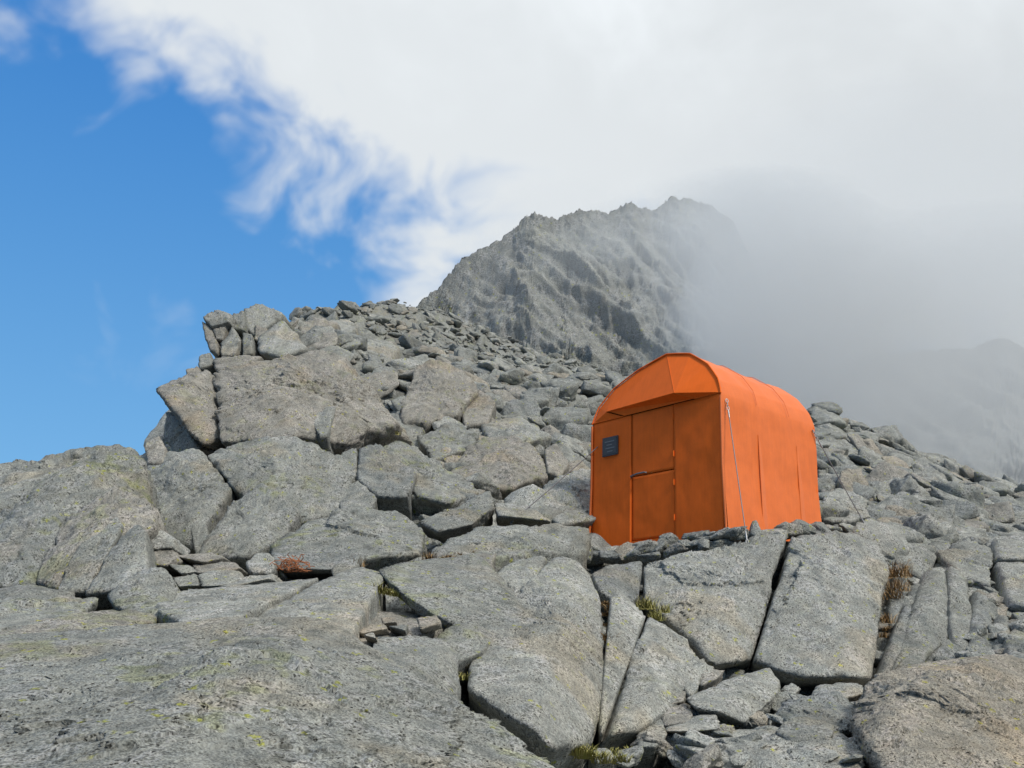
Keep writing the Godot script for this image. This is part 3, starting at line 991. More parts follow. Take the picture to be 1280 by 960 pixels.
func build_hut() -> void:
	orange = coat(Color(0.70, 0.148, 0.021), 0.55, 101)
	orange_sheet = coat(Color(0.80, 0.142, 0.014), 0.6, 140)
	orange.metallic_specular = 0.5
	steel = metal(Color(0.30, 0.31, 0.32), 0.45)
	dark_steel = metal(Color(0.16, 0.16, 0.17), 0.5)
	var A := at(740, 688, 13.35)
	var C := at(904, 662, 11.8)
	var ex := Vector3(C.x - A.x, 0, C.z - A.z).normalized()
	var up := Vector3(0, 1, 0)
	var ez := ex.cross(up)
	# it stands a little tilted, its rear higher than its front
	var tilt := Basis(ex, deg_to_rad(-3.0))
	hut_frame = Transform3D(Basis(ex, tilt * up * 1.085, tilt * ez), (A + C) * 0.5 + Vector3(0, -0.05, 0))
	# the levelled ledge of rock that it stands on
	var ledge := PackedVector3Array()
	for v in [Vector3(-1.5, -0.08, 0.25), Vector3(-0.3, -0.09, 0.42), Vector3(1.2, -0.07, 0.25), Vector3(1.5, -0.05, -1.0), Vector3(1.5, -0.02, -2.3), Vector3(-1.5, -0.02, -2.5), Vector3(-1.6, -0.8, 0.4), Vector3(1.3, -0.8, 0.4), Vector3(1.7, -0.8, -2.3), Vector3(-1.7, -0.8, -2.6)]:
		ledge.append(hut_frame * v)
	var lr := rock_mesh(ledge, 34, 40.0, 0.025, GREY, 0.3)
	put("ledge", lr.mesh, granite, get_node("near_bedrock"), lr.at)
	var t := Node3D.new()
	t.name = "shelter"
	add_child(t)
	t.transform = hut_frame
	tag(t, "orange arched bivouac shelter standing on the granite block", "shelter")
	# the coated skin: side walls and vaulted roof in one stretch
	var np := 96
	var nl := 44
	var st := SurfaceTool.new()
	st.begin(Mesh.PRIMITIVE_TRIANGLES)
	for j in nl + 1:
		var z := -HL * j / nl
		for i in np + 1:
			var tt := i / float(np)
			var p := roof_profile(tt, z)
			var lean := maxf(0.0, p.y - 1.62) * -0.20
			p.z += lean * (1.0 - j / float(nl))
			var o := Vector3(p.x, maxf(0.0, p.y - 1.3) * 1.3, 0).normalized()
			var wr := 0.022 * nz.get_noise_3dv(Vector3(p.x * 0.5, p.y * 0.7, p.z * 1.6)) + 0.007 * nz2.get_noise_3dv(Vector3(p.x, p.y * 0.35, p.z) * 0.8)
			# the cloth draws in along the frame's hoops
			for hoop in [0.0, -0.72, -1.42, -HL]:
				wr += 0.005 * exp(-pow((z - hoop) / 0.05, 2.0))
			if p.y < 0.35:
				wr += 0.03 * sin(z * 7.0 + 0.6) * (0.35 - p.y)
			st.add_vertex(p + o * wr)
	var w := np + 1
	for j in nl:
		for i in np:
			var q := j * w + i
			for k in [q, q + 1, q + w, q + 1, q + w + 1, q + w]:
				st.add_index(k)
	st.generate_normals()
	put("skin", st.commit(), orange, t)
	# hem along the front edge of the skin
	var hem := SurfaceTool.new()
	for s in [1, -1]:
		hem.begin(Mesh.PRIMITIVE_TRIANGLES)
		var pts := PackedVector3Array([Vector3(s * 1.135, -0.03, 0.012), Vector3(s * 1.10, 0.8, 0.012), Vector3(s * 1.10, 1.6, 0.012)])
		put("hem", tube(pts, 0.016), orange, t)
	var arc := PackedVector3Array()
	for i in 49:
		var p := roof_profile((2.0 + 8.0 * i / 48.0) / 12.0, 0.0)
		arc.append(Vector3(p.x * 1.012, p.y + 0.006, maxf(0.0, p.y - 1.62) * -0.20 + 0.012))
	put("hem", tube(arc, 0.010), orange_sheet, t)
	# pleats sewn down the right wall and seams over the roof
	for q in [[-0.74, 1.28], [-1.58, 1.30]]:
		var p := sheet_mesh(PackedVector3Array([Vector3(1.13, -0.02, q[0]), Vector3(1.165, -0.02, q[0] - 0.05), Vector3(1.13, q[1] * 0.6, q[0] - 0.05), Vector3(1.102, q[1], q[0] - 0.02), Vector3(1.098, q[1], q[0])]), 0.012)
		put("pleat", p, orange, t)
	for z in [-0.72, -1.42]:
		var seam := PackedVector3Array()
		for i in 49:
			var p := roof_profile((2.0 + 8.0 * i / 48.0) / 12.0, z)
			seam.append(Vector3(p.x * 1.017, p.y + 0.014, z - maxf(0.0, p.y - 1.62) * 0.20 * (1.0 + z / HL)))
		put("seam", tube(seam, 0.004, 6), orange, t)
	# front: plain sheets left and right of a door in two leaves
	var bz := 0.0
	put("front_panel", wall_sheet(Vector3(-1.085, -0.05, bz), Vector3(-0.385, -0.05, bz), Vector3(-0.385, 1.63, bz), Vector3(-1.085, 1.63, bz), Vector3(0, 0, 1), 0.02, 3.0), orange_sheet, t)
	put("front_panel", wall_sheet(Vector3(0.345, -0.05, bz), Vector3(1.09, 0.02, bz), Vector3(1.09, 1.63, bz), Vector3(0.345, 1.63, bz), Vector3(0, 0, 1), 0.025, 8.0), orange_sheet, t)
	put("threshold", sheet_mesh(PackedVector3Array([Vector3(-0.383, -0.05, -0.004), Vector3(0.343, -0.05, -0.004), Vector3(0.343, 0.07, -0.004), Vector3(-0.383, 0.07, -0.004)]), 0.02), orange_sheet, t)
	var door := put("door", wall_sheet(Vector3(-0.372, 0.08, -0.012), Vector3(0.332, 0.08, -0.012), Vector3(0.332, 0.845, -0.012), Vector3(-0.372, 0.845, -0.012), Vector3(0, 0, 1), 0.012, 14.0), orange_sheet, t)
	var door2 := put("door", wall_sheet(Vector3(-0.372, 0.857, -0.008), Vector3(0.332, 0.857, -0.008), Vector3(0.332, 1.632, -0.008), Vector3(-0.372, 1.632, -0.008), Vector3(0, 0, 1), 0.012, 19.0), orange_sheet, t)
	put("handle", tube(PackedVector3Array([Vector3(-0.375, 0.84, 0.0), Vector3(-0.36, 0.848, 0.035), Vector3(-0.25, 0.865, 0.04), Vector3(-0.13, 0.87, 0.035), Vector3(-0.12, 0.868, 0.0)]), 0.011), dark_steel, door)
	for y in [0.25, 0.66]:
		put("hinge", tube(PackedVector3Array([Vector3(0.338, y, 0.004), Vector3(0.338, y + 0.07, 0.004)]), 0.009), orange_sheet, door)
	for y in [1.0, 1.45]:
		put("hinge", tube(PackedVector3Array([Vector3(0.338, y, 0.004), Vector3(0.338, y + 0.07, 0.004)]), 0.009), orange_sheet, door2)
	put("lining", sheet_mesh(PackedVector3Array([Vector3(-1.05, -0.04, -0.06), Vector3(1.05, -0.04, -0.06), Vector3(1.05, 1.62, -0.06), Vector3(-1.05, 1.62, -0.06)]), 0.02), orange_sheet, t)
	put("rear_panel", sheet_mesh(PackedVector3Array([Vector3(1.09, -0.05, -HL + 0.01), Vector3(-1.09, -0.05, -HL + 0.01), Vector3(-1.09, 1.62, -HL + 0.01), Vector3(-0.77, 2.06, -HL + 0.01), Vector3(0.12, 2.34, -HL + 0.01), Vector3(0.84, 2.04, -HL + 0.01), Vector3(1.09, 1.62, -HL + 0.01)]), 0.02), orange_sheet, t)
	# gable: its middle is pulled forward into a hood over the door
	var rim := []
	for i in 9:
		var p := roof_profile((2.0 + i) / 12.0, 0.0)
		rim.append(Vector3(p.x, p.y, maxf(0.0, p.y - 1.62) * -0.20))
	var hl := Vector3(-0.80, 1.74, 0.04)
	var hr := Vector3(0.50, 1.71, 0.17)
	var bl := Vector3(-0.52, 1.64, 0.004)
	var br := Vector3(0.70, 1.64, 0.004)
	var left_end := Vector3(-HW, 1.64, 0.004)
	var right_end := Vector3(HW, 1.64, 0.004)
	var gb := SurfaceTool.new()
	gb.begin(Mesh.PRIMITIVE_TRIANGLES)
	gb.set_smooth_group(-1)
	for tri in [[left_end, rim[1], hl], [left_end, hl, bl], [rim[1], rim[2], hl], [rim[2], rim[3], hl], [rim[3], rim[4], hl], [rim[4], hr, hl], [rim[4], rim[5], hr], [rim[5], rim[6], hr], [rim[6], rim[7], hr], [rim[7], right_end, hr], [right_end, br, hr]]:
		for v in tri:
			gb.add_vertex(v)
	gb.generate_normals()
	var gable := put("gable", gb.commit(), orange_sheet, t)
	put("hood_soffit", sheet_mesh(PackedVector3Array([hl, bl, br, hr]), 0.008), orange_sheet, gable)
	put("seam", tube(PackedVector3Array([rim[4], hr]), 0.004, 6), orange_sheet, gable)
	put("hem", tube(PackedVector3Array([left_end, bl, hl, hr, br, right_end]), 0.009, 6), orange_sheet, gable)
	# small dark plaque, its writing too fine to read
	var pm := StandardMaterial3D.new()
	pm.albedo_color = Color(0.05, 0.05, 0.052).linear_to_srgb()
	pm.roughness = 0.6
	var pf := put("plaque", sheet_mesh(PackedVector3Array([Vector3(-0.885, 1.165, 0.03), Vector3(-0.605, 1.165, 0.03), Vector3(-0.605, 1.405, 0.03), Vector3(-0.885, 1.405, 0.03)]), 0.02), pm, t)
	var steel_dull := metal(Color(0.2, 0.2, 0.2), 0.7)
	var grey := metal(Color(0.10, 0.10, 0.105), 0.75)
	put("plate", sheet_mesh(PackedVector3Array([Vector3(-0.865, 1.185, 0.034), Vector3(-0.625, 1.185, 0.034), Vector3(-0.625, 1.385, 0.034), Vector3(-0.865, 1.385, 0.034)]), 0.003), grey, pf)
	for k in 4:
		var y := 1.345 - 0.042 * k
		var x0: float = [-0.835, -0.80, -0.82, -0.79][k]
		var x1: float = [-0.66, -0.70, -0.655, -0.69][k]
		put("relief", sheet_mesh(PackedVector3Array([Vector3(x0, y - 0.008, 0.037), Vector3(x1, y - 0.008, 0.037), Vector3(x1, y + 0.006, 0.037), Vector3(x0, y + 0.006, 0.037)]), 0.002), steel_dull, pf)
	for s in [Vector2(-0.872, 1.178), Vector2(-0.618, 1.178), Vector2(-0.872, 1.392), Vector2(-0.618, 1.392)]:
		put("rivet", tube(PackedVector3Array([Vector3(s.x, s.y, 0.03), Vector3(s.x, s.y, 0.038)]), 0.007, 8), steel, pf)
	guy("front", hut_frame * Vector3(1.105, 1.58, -0.10), at(936, 692, 11.28), "taut steel guy cable in front of the shelter's side wall, chained to the block")
	guy("rear", hut_frame * Vector3(1.10, 1.58, -1.98), at(1088, 668, 13.2), "steel guy cable from the shelter's rear corner to the rocks behind")
	guy("left", hut_frame * Vector3(-1.10, 1.55, -0.35), at(640, 652, 11.7), "thin dark guy cable running from the shelter's plaque side to the plates of rock")

func guy(_which: String, a: Vector3, b: Vector3, label: String) -> void:
	var t := Node3D.new()
	t.name = numbered("guy_cable")
	add_child(t)
	t.position = b
	tag(t, label, "cable", "guy cables of the shelter")
	var top := a - b
	var d := top.normalized()
	var l := top.length()
	var side := d.cross(Vector3.UP).normalized()
	var nor := d.cross(side)
	put("wire", tube(PackedVector3Array([d * 0.26, d * l * 0.35 - Vector3(0, 0.008, 0), d * l * 0.7 - Vector3(0, 0.006, 0), d * (l - 0.24)]), 0.0065, 6), dark_steel, t)
	for e in 2:
		var s := 1.0 if e == 0 else -1.0
		var o := Vector3.ZERO if e == 0 else top
		var dd := d * s
		for k in 3:
			var ax := side if k % 2 == 0 else nor
			put("shackle", ring(o + dd * (0.03 + 0.055 * k), dd * 0.028, ax * 0.014, 0.0055), steel, t)
		var tb := put("turnbuckle", tube(PackedVector3Array([o + dd * 0.16, o + dd * 0.175, o + dd * 0.255, o + dd * 0.27]), 0.009, 8), steel, t)
		put("nut", tube(PackedVector3Array([o + dd * 0.19, o + dd * 0.21]), 0.013, 6), steel, tb)
	put("anchor_bolt", tube(PackedVector3Array([-d * 0.02, -d * 0.02 + Vector3(0, -0.06, -0.06)]), 0.014, 8), steel, t)
# ---------------------------------------------------------------- loose rock
func loose(called: String, seen: Array, back: Vector3, n: int, tint: Color, label: String, group := "", liche := 0.2, amp := 0.02, p := 24.0) -> void:
	var r := rock_from(seen, back, n, tint, liche, amp, p, 2.0)
	tag(put(called, r.mesh, granite, null, r.at), label, "rock" if called != "boulder" else "boulder", group)

func stone_library(count: int, n: int, sd: int) -> Array:
	var out := []
	var r := RandomNumberGenerator.new()
	r.seed = sd
	var tints := [GREY, PALE, GREY, PINK, PALE, BLUE, GREY, TAN]
	for i in count:
		var ext := Vector3(r.randf_range(0.42, 0.6), r.randf_range(0.16, 0.36), r.randf_range(0.30, 0.52))
		var pts := PackedVector3Array()
		for k in 11:
			var v := Vector3(r.randf_range(-1, 1), r.randf_range(-1, 1), r.randf_range(-1, 1))
			v = v / maxf(absf(v.x), maxf(absf(v.y), absf(v.z)))
			v = v.lerp(v.normalized(), 0.35)
			pts.append(v * ext)
		for s in [Vector3(1, 0.3, 0.2), Vector3(-1, -0.2, 0.1), Vector3(0.1, 0.2, 1), Vector3(0, -0.3, -1)]:
			pts.append(s * ext)
		var made := rock_mesh(pts, n, 60.0, 0.03, tints[i % tints.size()], 0.35, 2.2)
		made.look = ["grey", "pale", "grey", "pinkish", "pale", "blue-grey", "grey", "tan"][i % 8]
		made.form = "slab" if ext.y < 0.24 else "block"
		out.append(made)
	return out

func px_of(p: Vector3) -> Vector3:
	var f := p.y * SN - p.z * CS
	var u := p.y * CS + p.z * SN
	return Vector3(640.0 + p.x / f * F, 480.0 - u / f * F, f)

func seen_from_camera(p: Vector3) -> bool:
	for i in range(1, 40):
		var q := p * (i / 40.0)
		if q.y < height(q.x, q.z) - 0.25:
			return false
	return true

func scatter() -> void:
	var big := stone_library(24, 16, 77)
	var small := stone_library(10, 9, 99)
	var spots := []
	var r := RandomNumberGenerator.new()
	r.seed = 1234
	# the whole hillside is covered: large blocks few, small stones many
	for k in 24000:
		var z := -7.0 - 55.0 * pow(r.randf(), 0.8)
		var x := r.randf_range(-0.34, 0.56) * (-z) + r.randf_range(-3, 3)
		var s := 0.22 + 0.95 * pow(r.randf(), 4.5)
		if z < -22.0:
			s *= 0.64 if z < -32.0 else 1.0
		if z > -13.0:
			s = minf(s, 0.42) * 0.7
		var p := Vector3(x, 0, z)
		var l := hut_frame.affine_inverse() * Vector3(x, hut_frame.origin.y, z)
		if absf(l.x) < 1.5 and l.z < 0.6 and l.z > -2.6:
			continue
		p.y = ground_y(x, z)
		spots.append([p, s, r.randi(), r.randf() * TAU, r.randf_range(-0.5, 0.5), r.randf_range(-0.4, 0.4), r.randf()])
	var rank := []
	for i in spots.size():
		var p: Vector3 = spots[i][0]
		var q := px_of(p)
		if q.x > -10 and q.x < 1290 and q.y < 965 and p.z < -14.0 and not (q.x > 735 and q.x < 1030 and p.z < -12.0) and not (q.x < 520 and q.y > 455) and seen_from_camera(p + Vector3(0, 0.2, 0)):
			rank.append([spots[i][1] / q.z, i])
	rank.sort_custom(func(a, b): return a[0] > b[0])
	var single := {}
	for k in mini(290, rank.size()):
		single[rank[k][1]] = true
	var per := []
	for m in small:
		per.append([])
	var cols := []
	for m in small:
		cols.append([])
	for i in spots.size():
		var sp: Array = spots[i]
		var p: Vector3 = sp[0]
		var s: float = sp[1]
		var nrm := slope_normal(p.x, p.z)
		var b := Basis(Quaternion(Vector3.UP, nrm)) * Basis(Vector3.UP, sp[3]) * Basis(Vector3.RIGHT, sp[4]) * Basis(Vector3.BACK, sp[5])
		var at_p := p + nrm * s * 0.10
		if single.has(i):
			var d: Dictionary = big[int(sp[2]) % big.size()]
			var o := put("boulder", d.mesh, granite)
			o.transform = Transform3D(b.scaled(Vector3.ONE * s), at_p)
			var q := px_of(p)
			var right := q.x > 1000.0
			var big_word := "large" if s > 0.95 else ("fair-sized" if s > 0.62 else "small")
			var where := "on the slope falling away behind the shelter"
			if not right:
				where = "near the crest of the rubble slope" if p.z < -34.0 else ("halfway up the rubble slope beside the outcrop" if p.z < -22.0 else "low on the rubble slope beside the shelter")
			elif p.z < -22.0:
				where = "along the skyline of the slope behind the shelter"
			tag(o, "%s %s granite %s lying %s" % [big_word, d.look, d.form, where], "boulder", "%s %s %ss %s" % [big_word, d.look, d.form, where])
		else:
			var k := int(sp[2]) % small.size()
			per[k].append(Transform3D(b.scaled(Vector3.ONE * s), at_p))
			var t := 0.85 + 0.3 * float(sp[6])
			cols[k].append(Color(t, t, t))
	loose_rocks()
	var holder := structure("rubble")
	for k in small.size():
		var mm := MultiMesh.new()
		mm.transform_format = MultiMesh.TRANSFORM_3D
		mm.use_colors = true
		mm.mesh = small[k].mesh
		mm.instance_count = per[k].size()
		for i in per[k].size():
			mm.set_instance_transform(i, per[k][i])
			mm.set_instance_color(i, cols[k][i])
		var o := MultiMeshInstance3D.new()
		o.name = "rubble_stones"
		o.multimesh = mm
		o.material_override = granite
		o.set_meta("kind", "stuff")
		holder.add_child(o, true)

func loose_rocks() -> void:
	var IN := Vector3(0, -0.35, -0.6)
	var B := "rocks tumbled in the gully below the shelter"
	loose("boulder", [[1058, 893, 6.5], [1092, 848, 7.2], [1132, 826, 7.7], [1180, 820, 7.9], [1272, 816, 7.9], [1310, 850, 7.4], [1320, 1000, 5.4], [1140, 1010, 5.1], [1104, 965, 5.5], [1076, 925, 5.9], [1120, 880, 6.2], [1200, 850, 6.7]], Vector3(0.2, -0.5, -0.7), 84, TAN, "large tan boulder with a flat sloping top below the upright ribs", "", 0.15, 0.03, 26.0)
	loose("boulder", [[856, 872, 7.1], [905, 852, 7.7], [962, 832, 8.1], [977, 850, 7.8], [970, 872, 7.4], [930, 904, 6.8], [900, 890, 6.75], [868, 884, 6.85]], Vector3(0.1, -0.12, -0.35), 34, PALE, "big wedge-shaped pale block propped on smaller rocks in the gully", "", 0.1, 0.015, 40.0)
	loose("boulder", [[1000, 955, 5.9], [905, 925, 6.3], [880, 912, 6.7], [960, 905, 6.9], [1050, 915, 6.7], [1078, 945, 6.1], [1080, 975, 5.6], [890, 980, 5.6]], Vector3(0, -0.5, -0.3), 34, PALE, "long low grey slab lying at the foot of the tan boulder", "", 0.2, 0.02, 26.0)
	loose("boulder", [[968, 890, 7.0], [985, 868, 7.4], [1040, 862, 7.6], [1080, 885, 7.2], [1070, 915, 6.7], [1000, 908, 6.6]], IN, 26, BLUE, "dark rounded boulder wedged behind the tan boulder", "", 0.2, 0.03, 16.0)
	loose("boulder", [[968, 912, 6.5], [985, 896, 6.8], [1012, 891, 6.85], [1046, 905, 6.6], [1040, 922, 6.3], [990, 926, 6.2]], IN * 0.8, 24, GREY, "faceted grey boulder between the dark boulder and the low slab", "", 0.2, 0.02, 24.0)
	loose("rock", [[826, 884, 7.1], [858, 876, 7.2], [866, 892, 6.9], [862, 904, 6.7], [828, 906, 6.7]], IN * 0.5, 16, PINK, "small squared rock leaning on the wedge-shaped block", "", 0.1)
	loose("rock", [[832, 908, 6.75], [866, 896, 6.9], [898, 892, 6.8], [900, 912, 6.5], [850, 915, 6.4], [834, 914, 6.5]], Vector3(0, -0.06, -0.4), 18, PALE, "flat pale slab under the squared rock in the gully", "", 0.1)
	loose("rock", [[796, 914, 6.6], [826, 896, 6.9], [836, 916, 6.5], [820, 934, 6.2], [798, 932, 6.2]], IN * 0.5, 16, GREY, "dark edged grey rock beside the grass in the gully", "", 0.2)
	loose("rock", [[842, 930, 6.0], [862, 910, 6.3], [896, 922, 6.2], [894, 938, 5.9], [872, 940, 5.8]], IN * 0.4, 16, PALE, "bright white-grey angular rock in the gully", "", 0.0)
	loose("rock", [[856, 842, 7.8], [872, 834, 8.0], [878, 850, 7.7], [866, 872, 7.3], [854, 862, 7.4]], IN * 0.3, 12, PALE, "upright little stone jammed above the wedge-shaped block", "", 0.0)
	loose("rock", [[872, 846, 7.9], [880, 834, 8.1], [908, 836, 8.1], [896, 848, 7.8], [876, 856, 7.6]], IN * 0.3, 12, PINK, "thin pinkish stone lying against the foot of the great block", "", 0.0)
	loose("rock", [[834, 872, 7.3], [846, 862, 7.5], [858, 864, 7.4], [856, 876, 7.2], [838, 880, 7.1]], IN * 0.3, 12, PINK, "small pale stone above the squared rock", "", 0.0)
	loose("rock", [[1012, 868, 7.9], [1020, 856, 8.1], [1072, 852, 8.2], [1082, 866, 7.9], [1050, 874, 7.6]], IN * 0.4, 16, PALE, "flat bright stone resting on the dark rounded boulder", "", 0.0)
	loose("rock", [[976, 860, 8.0], [990, 852, 8.2], [1002, 860, 8.0], [992, 868, 7.8]], IN * 0.3, 10, PALE, "chip of pale stone at the foot of the great block", "", 0.0)
	loose("boulder", [[736, 937, 6.0], [748, 930, 6.1], [766, 934, 6.0], [770, 946, 5.8], [745, 950, 5.7]], IN * 0.4, 16, PALE, "smooth pale stone half sunk in the gully grass", "", 0.0, 0.01, 8.0)
	var r := RandomNumberGenerator.new()
	r.seed = 3
	var lib := stone_library(8, 14, 55)
	for k in 60:
		var px := r.randf_range(770, 1075)
		var py := r.randf_range(872, 958)
		var d := 8.1 - (py - 860.0) / 98.0 * 2.4 + r.randf_range(-0.1, 0.1)
		var o := put("rock", lib[k % 8].mesh, granite)
		o.transform = Transform3D(Basis.from_euler(Vector3(r.randf_range(-0.5, 0.5), r.randf() * TAU, r.randf_range(-0.5, 0.5))).scaled(Vector3.ONE * r.randf_range(0.12, 0.34)), at(px, py, d))
		var near := "among the gully grass" if px < 830.0 else ("round the wedge-shaped block" if px < 960.0 else "round the dark boulder")
		tag(o, "loose %s %s tumbled %s in the gully" % [lib[k % 8].look, "flat stone" if lib[k % 8].form == "slab" else "angular stone", near], "rock", "%s %ss %s" % [lib[k % 8].look, lib[k % 8].form, near])
	# stones packed under the shelter's edge
	var S := "stones packed along the shelter's foot"
	for q in [[745, 698, 12.3, 0.42], [765, 697, 12.2, 0.40], [785, 692, 12.15, 0.44], [806, 690, 12.0, 0.5], [800, 682, 12.3, 0.34], [826, 683, 11.95, 0.42], [846, 686, 11.75, 0.40], [858, 681, 11.75, 0.3], [872, 678, 11.7, 0.28], [884, 673, 11.7, 0.26], [893, 670, 11.7, 0.24], [903, 668, 11.6, 0.28], [914, 669, 11.6, 0.3], [925, 668, 11.6, 0.26],
		[962, 668, 11.65, 0.40], [985, 664, 11.9, 0.46], [1004, 665, 12.1, 0.42], [1020, 664, 12.4, 0.36], [1036, 662, 12.8, 0.34], [974, 670, 11.6, 0.26], [996, 668, 11.9, 0.3], [1012, 668, 12.1, 0.28], [880, 682, 11.55, 0.24], [735, 690, 12.6, 0.4], [724, 697, 12.0, 0.45], [760, 690, 12.7, 0.4], [835, 676, 12.1, 0.3], [868, 672, 11.95, 0.3], [815, 697, 11.6, 0.25]]:
		var pick := r.randi() % 8
		var o := put("rock", lib[pick].mesh, granite)
		var sc: float = q[3]
		o.transform = Transform3D(Basis.from_euler(Vector3(r.randf_range(-0.25, 0.25), r.randf() * TAU, r.randf_range(-0.25, 0.25))).scaled(Vector3(sc, sc * 1.15, sc)), at(q[0], q[1], q[2]))
		var edge := "front edge below the plaque" if q[0] < 790 else ("doorstep" if q[0] < 865 else ("front corner" if q[0] < 930 else "side wall"))
		tag(o, "%s stone packed under the orange shelter's %s" % [lib[pick].look, edge], "rock", "%s: %s by the %s" % [S, lib[pick].look, edge])
	loose("rock", [[937, 667, 11.5], [941, 651, 11.6], [946, 650, 11.6], [954, 668, 11.5], [945, 672, 11.4]], Vector3(0, -0.02, -0.15), 12, PALE, "pointed pale stone standing against the shelter's side wall", "", 0.0, 0.008)
	# the little wall of stones in the hollow
	var W := "dry stones of the low wall in the hollow"
	for q in [[[184, 668, 8.9], [200, 661, 9.0], [218, 674, 8.9], [214, 684, 8.7], [186, 687, 8.7]], [[185, 689, 8.7], [214, 685, 8.8], [222, 698, 8.6], [205, 708, 8.4], [188, 706, 8.4]], [[212, 694, 8.8], [262, 691, 9.0], [282, 698, 8.8], [250, 702, 8.5]], [[206, 704, 8.5], [236, 706, 8.5], [246, 714, 8.3], [226, 718, 8.2]], [[240, 706, 8.6], [290, 703, 8.7], [302, 710, 8.5], [270, 716, 8.3], [244, 716, 8.3]], [[216, 722, 8.1], [244, 718, 8.2], [250, 732, 7.9], [220, 733, 7.85]], [[246, 718, 8.2], [270, 712, 8.4], [298, 714, 8.4], [302, 724, 8.1], [280, 732, 7.9], [250, 734, 7.8]], [[266, 733, 7.9], [300, 724, 8.2], [342, 716, 8.4], [340, 724, 8.1], [290, 735, 7.8]]]:
		loose("stone", q, Vector3(0.05, -0.06, -0.35), 14, [PINK, GREY, PALE][r.randi() % 3], "flat stone laid in the low wall beside the left boulders", W, 0.2, 0.015)
	loose("boulder", [[304, 700, 8.9], [318, 690, 9.1], [338, 688, 9.1], [348, 706, 8.8], [340, 716, 8.6], [310, 716, 8.6]], IN * 0.6, 18, PALE, "rounded pale boulder at the end of the low wall", "", 0.0, 0.02, 9.0)
	loose("slab", [[338, 690, 9.2], [440, 690, 9.3], [436, 704, 9.0], [420, 712, 8.8], [346, 712, 8.8]], Vector3(0, -0.05, -0.4), 22, BLUE, "long squared slab lying behind the rust-coloured tuft", "", 0.1, 0.015)
	loose("slab", [[414, 712, 8.6], [424, 702, 8.8], [450, 692, 9.0], [446, 708, 8.7], [432, 722, 8.4], [416, 722, 8.4]], Vector3(0.03, -0.05, -0.15), 16, GREY, "small tilted slab at the end of the long squared slab", "", 0.1, 0.01)
	for q in [[[436, 786, 6.5], [480, 778, 6.7], [486, 786, 6.5], [450, 792, 6.3]], [[476, 772, 6.9], [494, 770, 6.95], [496, 777, 6.75], [478, 779, 6.7]], [[484, 782, 6.6], [510, 780, 6.7], [506, 788, 6.45]], [[520, 772, 6.9], [545, 768, 7.1], [552, 778, 6.8], [524, 786, 6.5]], [[455, 794, 6.2], [466, 790, 6.3], [470, 798, 6.1]]]:
		loose("stone", q, Vector3(0, -0.04, -0.15), 10, [PINK, TAN, GREY][r.randi() % 3], "small flat stone on the gritty floor under the overhanging plate", "stones under the plate", 0.0, 0.008)
	# a few distinct boulders on the slope behind
	loose("boulder", [[1048, 600, 17.6], [1056, 586, 18.2], [1076, 582, 18.4], [1086, 604, 17.8], [1078, 620, 17.2], [1056, 616, 17.2]], IN, 22, TAN, "tan cube-shaped boulder behind the rear guy cable", "", 0.1, 0.04)
	loose("boulder", [[1100, 648, 15.6], [1112, 634, 16.2], [1146, 628, 16.6], [1166, 640, 16.2], [1160, 662, 15.2], [1110, 660, 15.2]], IN, 24, TAN, "broad tan boulder below the cube-shaped one", "", 0.1, 0.05)
	loose("boulder", [[1030, 625, 15.8], [1045, 608, 16.6], [1080, 622, 16.2], [1088, 648, 15.2], [1060, 655, 14.8], [1030, 650, 14.8]], IN, 24, PALE, "pale rounded slab of rock close behind the shelter", "", 0.2, 0.05)
	for q in [[[1040, 548, 25], [1080, 552, 26], [1110, 576, 25], [1080, 580, 23.5], [1044, 570, 23.5]], [[1090, 560, 27], [1130, 572, 27.5], [1140, 590, 26], [1110, 592, 25]], [[1140, 585, 28], [1190, 596, 29], [1200, 612, 27], [1160, 606, 26.5]], [[1188, 604, 29], [1240, 622, 28.5], [1230, 634, 26], [1190, 624, 26]], [[1020, 580, 20], [1046, 576, 20.8], [1052, 600, 19.5], [1028, 606, 18.8]], [[1120, 606, 22], [1170, 612, 22.5], [1180, 630, 20.8], [1130, 630, 20.2]]]:
		loose("slab", q, Vector3(0, -0.5, -0.8), 22, [PALE, GREY, BLUE][r.randi() % 3], "broad grey slab cropping out of the slope behind the shelter", "slabs behind the shelter", 0.3, 0.07)
